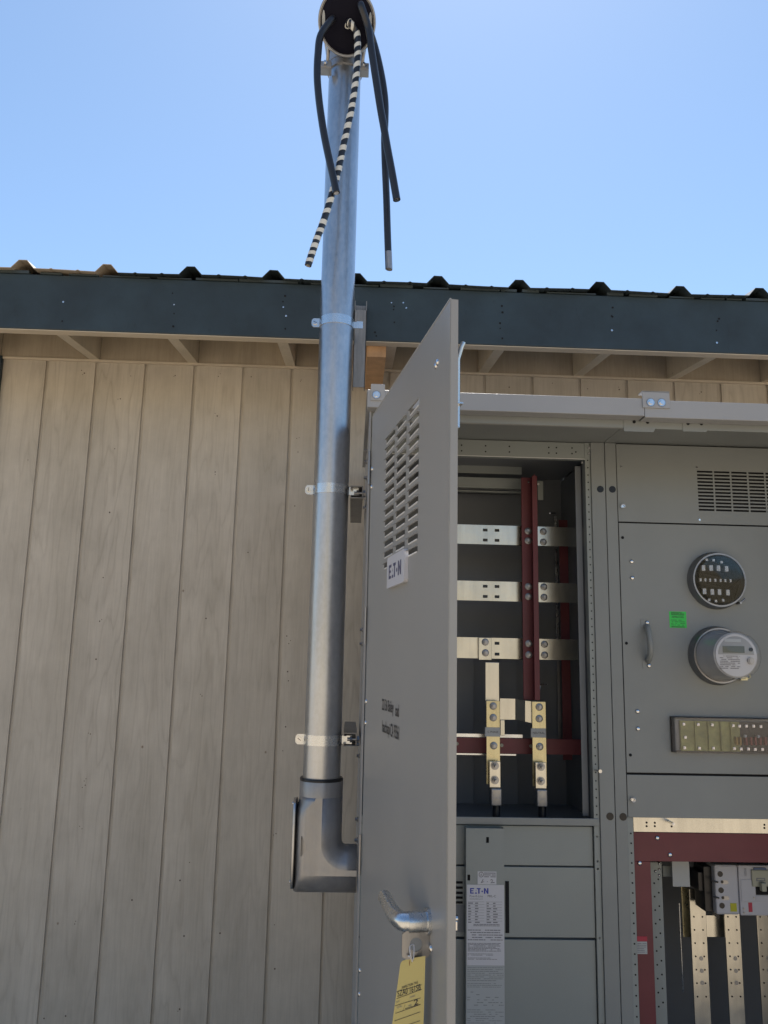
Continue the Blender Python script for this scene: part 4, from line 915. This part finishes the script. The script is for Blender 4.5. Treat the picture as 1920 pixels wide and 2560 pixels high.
# bolts on the outside of the cabinet wall
sbm = []
for py, n2 in ((1065, 1), (1127, 1), (1155, 1), (1195, 2), (1270, 1), (1575, 1), (1610, 1), (1890, 1), (2048, 1), (2100, 1)):
    sbm.append((Vector((CL, 2.72, Z(918, py, 2.72))), cabl))
copies('side_bolt', MB().cyl((0, 0, 0), (-.003, 0, 0), .008, 10).cyl((-.003, 0, 0), (-.010, 0, 0), .005, 6, smooth=False), M['darksteel'], sbm)

# inspection tag
tag = thing('inspection_tag', PX(1030, 2395, 1.62), 'yellow inspection tag with handwriting hanging from the door handle tab by white string', 'tag')
TD = 1.585
pts = [(1063.5, 2390), (1058.5, 2575), (1052, 2700), (964, 2700), (979, 2570), (1001, 2409), (1006, 2402), (1025, 2396)]
tp = [PX(x, y, TD-(x-1020)*.0004) for x, y in pts]
part('card', MB().prism(tp, (0, .0006, 0)), M['tag'], tag)
ey = PX(1031, 2407, TD-.0008)
part('eyelet', MB().loft([[ey+Vector((.0062*math.cos(t), -.0006, .0095*math.sin(t))) for t in [2*math.pi*i/20 for i in range(20)]], [ey+Vector((.0055*math.cos(t), -.0012, .0088*math.sin(t))) for t in [2*math.pi*i/20 for i in range(20)]]]), paint('brown_eyelet', (.25, .14, .05), .6), tag)
part('eyelet_hole', MB().cyl(PX(1031, 2404, TD-.0022), PX(1031, 2404, TD-.003), .003, 12), M['void'], tag)
part('string', MB().tube(smooth([PX(1031, 2404, TD-.004), PX(1026, 2385, TD-.01), PX(1025, 2366, TD-.004), PX(1034, 2362, TD+.002), PX(1035, 2380, TD-.004), PX(1032, 2400, TD-.006), PX(1023, 2390, TD-.01), PX(1021, 2392, TD-.01)], 6), .0013, 8), M['tie'], tag)
u0, v0 = PX(990, 2475, TD), PX(1053, 2452, TD); ud = (v0-u0); 
def tagfn(px0, py0, px1, py1, hpx):
    a_, b_ = PX(px0, py0, TD-.004), PX(px1, py1, TD-.004+0*.01); up_ = (PX(px0, py0-hpx, TD-.004)-a_)
    return lambda u1, v1: a_+(b_-a_)*u1+up_*v1+Vector((0, -.0, 0))
# nudge the print onto the card plane
n0 = (tp[1]-tp[0]).cross(tp[5]-tp[0]).normalized(); n0 = n0 if n0.y < 0 else -n0
def oncard(px, py, e=.0009):
    d = ray(px, py); o_ = Vector((0, 0, EYE)); t = (tp[0]-o_).dot(n0)/d.dot(n0); return o_+d*t+n0*e
def tagtext(txt, x0, y0, x1, y1, hpx, bold=0, name='lettering', mat='ink'):
    t = text_mb(txt, 1, lambda p_, q_: Vector((p_, 0, q_)), bold=bold)
    xs_ = [v.x for v in t.v]; zs2 = [v.z for v in t.v]; ax, bx_, az, bz_ = min(xs_), max(xs_), min(zs2), max(zs2)
    t.v = [oncard(x0+(v.x-ax)/(bx_-ax)*(x1-x0), y0+(v.x-ax)/(bx_-ax)*(y1-y0)-(v.z-az)/(bz_-az)*hpx) for v in t.v]
    part(name, t, M[mat], tag)
tagtext('INSPECTION TAG', 1005, 2472, 1045, 2458, 6, .01)
tagtext('SZA0 1615B', 994, 2492, 1052, 2474, 15, .0, 'handwriting')
tagtext('DATE', 991, 2508, 999, 2504, 5, mat='greyink'); tagtext('OWNER', 1025, 2496, 1038, 2491, 5, mat='greyink')
tagtext('2', 1035, 2514, 1046, 2510, 14, .01, 'handwriting'); tagtext('NO', 1022, 2517, 1029, 2514, 5, mat='greyink'); tagtext('TOTAL', 992, 2522, 1005, 2517, 5, mat='greyink')
ln = MB()
for (x0, y0, x1, y1) in ((992, 2497, 1054, 2474), (992, 2480, 1054, 2462), (988, 2515, 1052, 2495), (1013, 2522, 1052, 2511), (989, 2534, 1050, 2512), (986, 2553, 1051, 2530), (1008, 2527, 1013, 2512), (985, 2575, 1050, 2552)):
    ln.add([oncard(x0, y0), oncard(x1, y1), oncard(x1, y1-1.3), oncard(x0, y0-1.3)], [(0, 1, 2, 3)])
part('ruled_lines', ln, M['ink'], tag)

# ------------------------------------------------------------------ right cabinet front
PL = SEAM+.0395; PRX = CRT-.01
# vented top panel
zp = lambda x, y: Z(x, y, DP)
vh = []
ztop_ = zp(1750, 1177); vx0 = X(1744, 1227, DP); cw = X(1783, 1227, DP)-vx0; cpitch = X(1787, 1227, DP)-vx0; zb_ = zp(1750, 1276); rp2 = (ztop_-zb_)/11.45
for c in range(7):
    for r in range(12):
        z_ = ztop_-rp2*r; vh.append((vx0+cpitch*c, vx0+cpitch*c+cw, z_-rp2*.56, z_))
pz1 = zp(1700, 1115.5); pz0 = zp(1700, 1308)
vp = part('vent_panel', MB().plate(PL, PRX, pz0, pz1, DP-.002, DP, vh), M['cab'], cabr)
part('vent_backing', MB().box(vx0-.02, PRX, DP+.025, DP+.027, pz0+.01, pz1-.02), M['void'], cabr)
qz1 = zp(1700, 1311.5); qz0 = zp(1700, 1933)
mp_ = part('meter_panel', MB().box(PL, PRX, DP-.003, DP, qz0, qz1), M['cab'], cabr, .0015)
rz1 = zp(1700, 1938.5); rz0 = zp(1700, 2045)
lp_ = part('lower_panel', MB().box(PL, PRX, DP-.002, DP, rz0, rz1), M['cab'], cabr, .0015)
part('panel_gap', MB().box(PL-.0005, PRX, DP+.004, DP+.006, rz0+.01, pz1-.001), M['void'], cabr)
sc = MB().lathe((0, 0, 0), (0, -1, 0), [(0, .0075), (.0025, .0072), (.0045, .0045), (.005, .0001)], 16)
copies('screw', sc, M['steel'], [(PX(1579, 1404, DP-.003), mp_), (PX(1580.5, 1445, DP-.003), mp_), (PX(1593.7, 1778.5, DP-.003), mp_), (PX(1595, 1822, DP-.003), mp_)])
copies('small_screw', MB().lathe((0, 0, 0), (0, -1, 0), [(0, .004), (.002, .0035), (.002, .001)], 12), M['steel'], [(PX(1741.7, 1168, DP-.002), vp), (PX(1748.6, 1299.7, DP-.002), vp), (PX(1552.7, 1167, DP-.002), vp)])
holes_on(mp_, [(1556.5, 1344), (1566, 1608), (1576, 1887.5)], DP-.0034, .0048)
def wing(px, py, par):
    p_ = PX(px, py, DP-.003); m = MB().cyl(p_, p_+Vector((0, -.004, 0)), .007, 14).tube([p_+Vector((.0065*math.cos(t), -.010, .0065*math.sin(t))) for t in [2*math.pi*i/14 for i in range(15)]], .0013, 6)
    part('quarter_turn_latch', m, M['steel'], par)
wing(1556, 1266, vp); wing(1581, 1999, lp_)
# pull handle
hp = part('pull_handle', MB().box(*RECT(1602, 1549, 1633, 1565, DP-.004)[:2], DP-.0045, DP-.003, Z(1618, 1568, DP), Z(1618, 1549, DP)).box(*RECT(1606, 1652, 1640, 1672, DP-.004)[:2], DP-.0045, DP-.003, Z(1622, 1671, DP), Z(1622, 1650, DP))
    .tube(smooth([PX(1617, 1565, DP-.004), PX(1620, 1572, DP-.022), PX(1624, 1595, DP-.036), PX(1626, 1612, DP-.038), PX(1626, 1630, DP-.034), PX(1623, 1646, DP-.020), PX(1620, 1652, DP-.004)], 6), .0095, 14), M['cab'], cabr)
copies('screw', sc, M['steel'], [(PX(1618, 1557, DP-.0045), hp), (PX(1622.5, 1664, DP-.0045), hp)])
# green sticker
a = RECT(1673.5, 1529, 1715.8, 1569.6, DP-.003)
gs = part('approval_sticker', MB().box(a[0], a[1], DP-.0038, DP-.0031, a[2], a[3]), M['green'], mp_, .0003, label='bright green approval sticker')
ys_ = DP-.0041; fit_text('APPROVED', a[0]+.007, a[1]-.008, a[2]+(a[3]-a[2])*.61, a[2]+(a[3]-a[2])*.71, lambda x, z: Vector((x, ys_, z)), M['ink'], mp_, .02)
gi = MB(); hh = a[3]-a[2]; label_rows(gi, a[0]+.006, a[1]-.007, a[3]-.002, a[3]-hh*.24, 3, ys_, .95, .55); label_rows(gi, a[0]+.005, a[1]-.006, a[2]+hh*.52, a[2]+hh*.12, 4, ys_, .7, .3); label_rows(gi, a[0]+.005, a[1]-.006, a[2]+hh*.09, a[2]+hh*.03, 1, ys_, 1, .8)
part('small_print', gi, M['ink'], mp_, kind='stuff')
# empty meter socket under a clear cover
def meter_ring(t, c, r, mat):
    part('ring', MB().lathe(c, (0, -1, 0), [(0, r*1.06), (.006, r*1.06), (.010, r*1.02), (.030, r*1.01), (.034, r*.985), (.034, r*.93), (.012, r*.92)], 56), mat, t)
ms_c = PX(1788, 1452, DP-.003); MR = .0885
ms = thing('meter_socket', ms_c, 'empty round meter socket with metal jaws behind clear cover, upper of the two round fittings', 'meter socket')
meter_ring(ms, ms_c, MR, M['darksteel'])
part('backplate', MB().cyl(ms_c+Vector((0, -.010, 0)), ms_c+Vector((0, -.012, 0)), MR*.93, 48), M['black'], ms)
jw = MB().box(-.0065, .0065, -.012, 0, -.010, .010)
fr_ = ms_c.y-.012
def atp(px, py, y): return PX(px, py, y)
copies('jaw', jw, M['darksteel'], [(atp(x, y, fr_), ms) for x, y in ((1755, 1421), (1774, 1421), (1792.5, 1421.5), (1812.5, 1423), (1757.5, 1479), (1777, 1480.5), (1795, 1481), (1816, 1482))], .001)
copies('contact', MB().box(-.003, .003, -.008, 0, -.005, .005), M['alu'], [(atp(x, 1450+.03*(x-1750), fr_), ms) for x in (1749, 1761, 1773, 1786, 1799, 1811, 1824)])
copies('small_contact', MB().box(-.004, .004, -.006, 0, -.004, .004), M['darksteel'], [(atp(x, y, fr_), ms) for x, y in ((1746, 1405), (1765, 1400), (1782, 1401), (1802, 1406), (1771, 1500), (1788, 1503), (1806, 1501))])
part('clear_cover', MB().lathe(ms_c+Vector((0, -.030, 0)), (0, -1, 0), [(0, MR*.93), (.012, MR*.92), (.020, MR*.86), (.021, .0001)], 48), M['glass'], ms)
part('seal_latch', MB().box(ms_c.x+MR*.72, ms_c.x+MR*.80, ms_c.y-.03, ms_c.y-.004, ms_c.z-MR*.86, ms_c.z-MR*.78).cyl(ms_c+Vector((MR*.80, -.02, -MR*.80)), ms_c+Vector((MR*.98, -.02, -MR*.66)), .003, 8), M['darksteel'], ms)
# electricity meter
em_c = PX(1791, 1639, DP-.003)
mt = thing('electricity_meter', em_c, 'domed glass electricity meter with a digital display, below the empty socket', 'electricity meter')
meter_ring(mt, em_c, MR, M['darksteel'])
part('body', MB().lathe(em_c+Vector((0, -.012, 0)), (0, -1, 0), [(0, .080), (.022, .079), (.03, .072), (.120, .069), (.122, .066)], 56), paint('meter_body_grey', (.36, .365, .375), .3, .08, 8), mt)
fc = em_c+Vector((0, -.135, 0))
part('face', MB().cyl(fc, fc+Vector((0, -.002, 0)), .064, 56), M['meterface'], mt)
part('face_top', MB().add([fc+Vector((.056*math.cos(t), -.0024, .056*math.sin(t)+.002)) for t in [math.pi*i/20 for i in range(21)]], [tuple(range(21))]), paint('meter_face_dark', (.27, .28, .29), .4), mt)
part('glass_cover', MB().lathe(em_c+Vector((0, -.035, 0)), (0, -1, 0), [(0, .083), (.01, .079), (.105, .0735), (.116, .071), (.120, .066), (.121, .0001)], 56), M['glass'], mt)
fy_ = fc.y-.0028
def frect(px, mat, nm, d=.001, par=mt):
    a_ = RECT(*px, fy_); return part(nm, MB().box(a_[0], a_[1], fy_-d, fy_, a_[2], a_[3]), mat, par, .0002)
frect((1807, 1615, 1861, 1632), M['lcd'], 'display'); frect((1811, 1597, 1852, 1605), M['white2'], 'label_strip')
kn = MB().cyl((0, 0, 0), (0, -.006, 0), .0105, 20).cyl((0, -.006, 0), (0, -.009, 0), .007, 20)
copies('dial_knob', kn, M['darksteel'], [(PX(1876, 1652, fy_), mt)]); copies('optical_port', MB().cyl((0, 0, 0), (0, -.003, 0), .006, 16), M['black'], [(PX(1877, 1624, fy_), mt)])
fm = MB(); a = RECT(1800, 1638, 1850, 1673, fy_); label_rows(fm, a[0], a[1], a[3], a[2], 8, fy_-.0004, .85, .45); part('small_print', fm, M['greyink'], mt, kind='stuff')
part('seal_latch', MB().box(em_c.x+MR*.70, em_c.x+MR*.95, em_c.y-.03, em_c.y-.006, em_c.z-MR*.86, em_c.z-MR*.74).tube([em_c+Vector((MR*.98+.008*math.cos(t), -.025, -MR*.70+.008*math.sin(t))) for t in [2*math.pi*i/12 for i in range(13)]], .0025, 8), M['busy'], mt)
# test switch block under a smoked cover
tsD = DP-.003; a = RECT(1676, 1793, 1945, 1882, tsD)
ts = thing('test_switch', (a[0], tsD, a[2]), 'long flush test switch block under a smoked cover with yellowed left half', 'switch block')
part('frame', MB().plate(a[0], a[1], a[2], a[3], tsD-.008, tsD, [(a[0]+.012, a[1]-.006, a[2]+.006, a[3]-.006)]), M['black'], ts, .001)
b = RECT(1702, 1803, 1851, 1878, tsD-.012)
part('switch_base', MB().box(b[0], b[1], tsD-.012, tsD-.001, b[2], b[3]), M['switchy'], ts, .001)
part('switch_base', MB().box(b[1]+.001, a[1]-.008, tsD-.010, tsD-.001, b[2], b[3]), M['black'], ts, .001)
for x in (1736, 1769, 1800, 1825): 
    v_ = RECT(x, 1803, x+1.5, 1878, tsD-.012); part('divider', MB().box(v_[0], v_[1], tsD-.020, tsD-.012, v_[2]+.002, v_[3]-.002), M['switchy'], ts)
tm = MB().box(-.0045, .0045, -.006, 0, -.0045, .0045).cyl((0, -.006, 0), (0, -.009, 0), .003, 10)
copies('terminal', tm, M['steel'], [(PX(x, y, tsD-.012), ts) for x, y in [(1708, 1810), (1744, 1811), (1779, 1812), (1831, 1814), (1847, 1815), (1864, 1815), (1882, 1815), (1900, 1816), (1710, 1869), (1747, 1870), (1782, 1870), (1834, 1871), (1851, 1872), (1869, 1872), (1886, 1873), (1904, 1873), (1712, 1843)]], .0005)
copies('red_switch_blade', MB().box(-.003, .003, -.016, 0, -.012, .012), paint('dark_red_plastic', (.16, .015, .015), .35), [(PX(x, 1852, tsD-.010), ts) for x in (1861, 1873, 1884, 1896, 1909)], .0005)
copies('amber_switch_blade', MB().box(-.0025, .0025, -.014, 0, -.012, .012), paint('amber_plastic', (.30, .18, .03), .35), [(PX(x, 1852, tsD-.012), ts) for x in (1838, 1847)], .0005)
copies('white_clip', MB().box(-.0035, .0035, -.012, 0, -.004, .004), M['white2'], [(PX(x, y, tsD-.012), ts) for x, y in ((1860, 1840), (1893, 1841), (1925, 1842))], .0005)
cvh = MB(); d1 = .042
x0_, x1_ = a[0]+.001, a[1]-.001
cvh.plate(x0_, x1_, a[2]+.001, a[3]-.001, tsD-d1, tsD-d1+.0015).box(x0_, x1_, tsD-d1+.0015, tsD-.008, a[3]-.0025, a[3]-.001).box(x0_, x1_, tsD-d1+.0015, tsD-.008, a[2]+.001, a[2]+.0025).box(x0_, x0_+.0015, tsD-d1+.0015, tsD-.008, a[2]+.003, a[3]-.003)
part('cover', cvh, M['smoke'], ts)

# -- open lower part of the right cabinet
DG = DP+.035
pa = part('perforated_angle', MB().box(PL-.0005, X(1583, 2100, DP+.004)+.001, DP+.003, DP+.006, .2, rz0-.001), M['dead'], cabr)
zz = Z(1577, 2084, DP); sp2 = []; xc = (PL+X(1583, 2100, DP+.004)+.001)/2
while zz > .5: sp2.append((Vector((xc, DP+.0034, zz)), pa)); zz -= .0288
copies('hole', MB().cyl((0, 0, 0), (0, -.0010, 0), .0026, 10), M['void'], sp2)
gxa = X(1583, 2060, DG)
a = RECT(1583, 2045, 1900, 2082, DG)
tb = part('bright_cross_rail', MB().box(gxa, PRX, DG, DG+.005, a[2], a[3]+.02).box(gxa, PRX, DG+.005, DG+.03, a[2], a[2]+.003), M['bus'], cabr, .001)
holes_on(tb, [(1616.5, 2056.5), (1616.5, 2065.5), (1637, 2057), (1637, 2065.5), (1679, 2066), (1911, 2062), (1911, 2070)], DG, .0032)
part('bolt', MB().cyl(PX(1674, 2055, DG), PX(1684, 2060, DG-.045), .0048, 12).cyl(PX(1684, 2060, DG-.045), PX(1685, 2060.5, DG-.048), .003, 10), M['steel'], tb)
a = RECT(1583, 2082, 1900, 2155, DG+.004)
rb2 = part('insulator_board', MB().box(gxa+.001, PRX, DG+.006, DG+.014, a[2], a[3]-.001), M['red'], cabr, .001)
copies('screw', sc, M['steel'], [(PX(1643, 2095, DG+.006), rb2), (PX(1675, 2137, DG+.006), rb2)])
zl0 = .2
xr0, xr1 = X(1587, 2300, DG+.01), X(1631, 2300, DG+.01)
rv2 = part('red_upright', MB().box(xr0, xr1, DG+.008, DG+.016, zl0, a[2]-.001), M['red'], cabr, .001)
copies('screw', sc, M['steel'], [(PX(1599, 2158, DG+.008), rv2)])
s_ = RECT(1591, 2354, 1618, 2385, DG+.007); part('warning_sticker', MB().box(s_[0], s_[1], DG+.0068, DG+.0078, s_[2], s_[3]), M['white2'], rv2); 
s2_ = RECT(1591, 2341, 1618, 2354, DG+.007); part('sticker_header', MB().box(s2_[0], s2_[1], DG+.0068, DG+.0078, s2_[2]+.0005, s2_[3]), M['redink'], rv2)
wm = MB(); label_rows(wm, s_[0]+.003, s_[1]-.002, s_[3]-.003, s_[2]+.003, 6, DG+.0064, .9, .35); part('small_print', wm, M['greyink'], rv2, kind='stuff')
xu0, xu1 = X(1633, 2350, 2.76), X(1661, 2350, 2.76)
ur = part('perforated_upright', MB().box(xu0, xu1, 2.76, 2.763, zl0, Z(1640, 2156, 2.76)).box(xu1-.003, xu1, 2.763, 2.80, zl0, Z(1640, 2156, 2.76)), M['dead'], cabr)
zz = Z(1640, 2208, 2.76); sp3 = []
while zz > .5:
    sp3.append((Vector((xu0+.010, 2.7604, zz)), ur)); sp3.append((Vector((xu0+.024, 2.7604, zz+.012)), ur)); zz -= .0405
copies('hole', MB().cyl((0, 0, 0), (0, -.0010, 0), .0028, 10), M['void'], sp3)
copies('small_screw', MB().lathe((0, 0, 0), (0, -1, 0), [(0, .005), (.002, .004), (.003, .001)], 12), M['steel'], [(PX(x, y, 2.76), ur) for x, y in ((1648, 2159), (1639, 2178), (1648, 2174), (1648, 2188))])
bar('cross_bracket', (1657, 2165, 1682, 2192), 2.80, .004, M['dead'], cabr)
bar('cover_shield', (1681, 2150, 1724, 2217), 2.76, .004, M['white2'], cabr)
bar('rear_bus_bar', (1706, 2217, 1727, 2343), 2.90, .006, M['busy'], cabr)
bar('cross_bus_bar', (1766, 2288, 1812, 2343), 2.90, .006, M['bus'], cabr)
part('hanging_wire', MB().tube(smooth([PX(1698, 2258, 2.80), PX(1701, 2330, 2.80), PX(1706, 2430, 2.80), PX(1708, 2480, 2.81)], 6), .0016, 8), M['strap'], cabr)
def vbus(xt, yt, xb, w1, top=None):
    D = 2.86; x0 = X(xt, 2400, D); zt_ = Z(xt, yt, D); wd = w1/F*D*1.02
    hs = []; z_ = Z(xt, 2261, D); i = 0; small = []; bigc = []
    b = part('vertical_bus_bar', MB().box(x0, x0+wd, D, D+.0065, zl0, zt_), M['bus'], cabr, .001)
    z_ = Z(xt+15, 2292, D)
    while z_ > .5:
        small += [(Vector((x0+wd*.22, D+.0004, z_)), b), (Vector((x0+wd*.76, D+.0004, z_)), b)]; z_ -= .0406
    for yy in (2396, 2427, 2457): bigc.append((Vector((x0+wd*.56, D+.0004, Z(xt+15, yy, D))), b))
    copies('hole', MB().cyl((0, 0, 0), (0, -.0012, 0), .0028, 10), M['void'], small)
    copies('threaded_hole', MB().cyl((0, 0, 0), (0, -.0014, 0), .0065, 18), M['darksteel'], bigc)
vbus(1731, 2222, 1739, 37); vbus(1817, 2270, 1824, 36); vbus(1898, 2270, 1906, 37)
# terminal shroud left of the breaker
tk = MB(); t0 = RECT(1740, 2162, 1786, 2300, 2.78)
tk.box(t0[0]+.02, t0[1]+.01, 2.76, 2.84, t0[2]+.03, t0[3]).box(t0[0]+.005, t0[0]+.03, 2.77, 2.84, t0[2]+.09, t0[3]-.02).prism([(t0[0]+.03, 2.77, t0[2]+.06), (t0[1]+.008, 2.77, t0[2]+.005), (t0[1]+.008, 2.77, t0[2]+.08), (t0[0]+.02, 2.77, t0[2]+.09)], (0, .06, 0))
# circuit breaker
BD = 2.735; a = RECT(1789, 2163, 1985, 2288, BD)
cb = thing('circuit_breaker', (a[0], BD, a[2]), 'pale grey moulded breaker with round terminal holes and yellow sticker behind the red board', 'circuit breaker')
xm = X(1848, 2225, BD)
part('terminal_cover', MB().box(a[0], xm-.001, BD, BD+.09, a[2], a[3]), M['breaker'], cb, .006)
part('body', MB().box(xm, a[1], BD-.002, BD+.09, a[2]-.001, a[3]), M['breaker'], cb, .003)
cups = MB().cyl((0, 0, 0), (0, -.001, 0), .0088, 22)
copies('terminal_hole', cups, M['black'], [(PX(x, y, BD), cb) for x, y in ((1800.3, 2185), (1802.6, 2225.5), (1805, 2264))])
ov = MB().box(-.006, .006, -.001, 0, -.006, .006).cyl((-.006, 0, 0), (-.006, -.0012, 0), .006, 16).cyl((.007, 0, 0), (.007, -.0012, 0), .006, 16)
copies('oval_terminal', ov, M['darksteel'], [(PX(x, y, BD), cb) for x, y in ((1811, 2205.5), (1813, 2245))])
copies('terminal_hole', MB().cyl((0, 0, 0), (0, -.0018, 0), .0045, 16), M['black'], [(PX(x, y, BD), cb) for x, y in ((1805, 2204.5), (1807, 2244))])
copies('wire_stub', MB().cyl((0, 0, 0), (-.020, .004, .003), .0026, 8), M['cable'], [(PX(x, y, BD)+Vector((0, -.003, 0)), cb) for x, y in ((1794.5, 2205), (1797, 2244.5))])
y_ = RECT(1826, 2258, 1842, 2279, BD-.0006); part('yellow_sticker', MB().box(y_[0], y_[1], BD-.0008, BD-.0001, y_[2], y_[3]), M['yel'], cb)
y_ = RECT(1871.5, 2256.5, 1881, 2280, BD-.003); part('red_sticker', MB().box(y_[0], y_[1], BD-.0028, BD-.0021, y_[2], y_[3]), M['redink'], cb)
y_ = RECT(1853, 2199, 1889, 2254, BD-.003); part('cover_plate', MB().box(y_[0], y_[1], BD-.0045, BD-.0021, y_[2], y_[3]), M['breaker'], cb, .001)
y_ = RECT(1878, 2174, 1940, 2216, BD-.003); part('toggle_housing', MB().box(y_[0], y_[1], BD-.010, BD-.0021, y_[2], y_[3]), M['cream'], cb, .003)
y_ = RECT(1889, 2217, 1940, 2237, BD-.003); part('toggle_well', MB().box(y_[0], y_[1], BD-.005, BD-.0021, y_[2], y_[3]), M['void'], cb)
y_ = RECT(1899, 2205, 1911, 2226, BD-.012); part('toggle', MB().box(y_[0], y_[1], BD-.028, BD-.0101, y_[2], y_[3]), M['cream'], cb, .002)
y_ = RECT(1888, 2239, 1940, 2253, BD-.003); part('cover_plate', MB().box(y_[0], y_[1], BD-.0045, BD-.0021, y_[2], y_[3]), M['breaker'], cb, .001)
y_ = RECT(1885, 2170, 1915, 2174, BD-.008); part('blue_bar', MB().box(y_[0], y_[1], BD-.009, BD-.0021, y_[2], y_[3]), paint('blue_grey_plastic', (.07, .11, .22), .4), cb)
y_ = RECT(1891, 2195, 1913, 2203, BD-.0105); part('mark', MB().plate(y_[0], y_[1], y_[2], y_[3], BD-.0106, BD-.0101, [(y_[0]+.003, y_[1]-.003, y_[2]+.0025, y_[3]-.0025)]), M['greyink'], cb)
copies('small_screw', MB().cyl((0, 0, 0), (0, -.002, 0), .0028, 10), M['darksteel'], [(PX(x, y, BD-.0045), cb) for x, y in ((1882.5, 2210), (1885, 2244), (1860, 2272), (1860.5, 2282))])
fit_text('EATON', *(lambda r: (r[0], r[1]))(RECT(1861, 2170, 1866, 2191, BD-.0025)), *(lambda r: (r[2], r[3]))(RECT(1861, 2170, 1866, 2191, BD-.0025)), lambda x, z: Vector((x, BD-.0025, z)), M['greyink'], cb)
part('terminal_shroud', tk, M['black'], cb, .002)
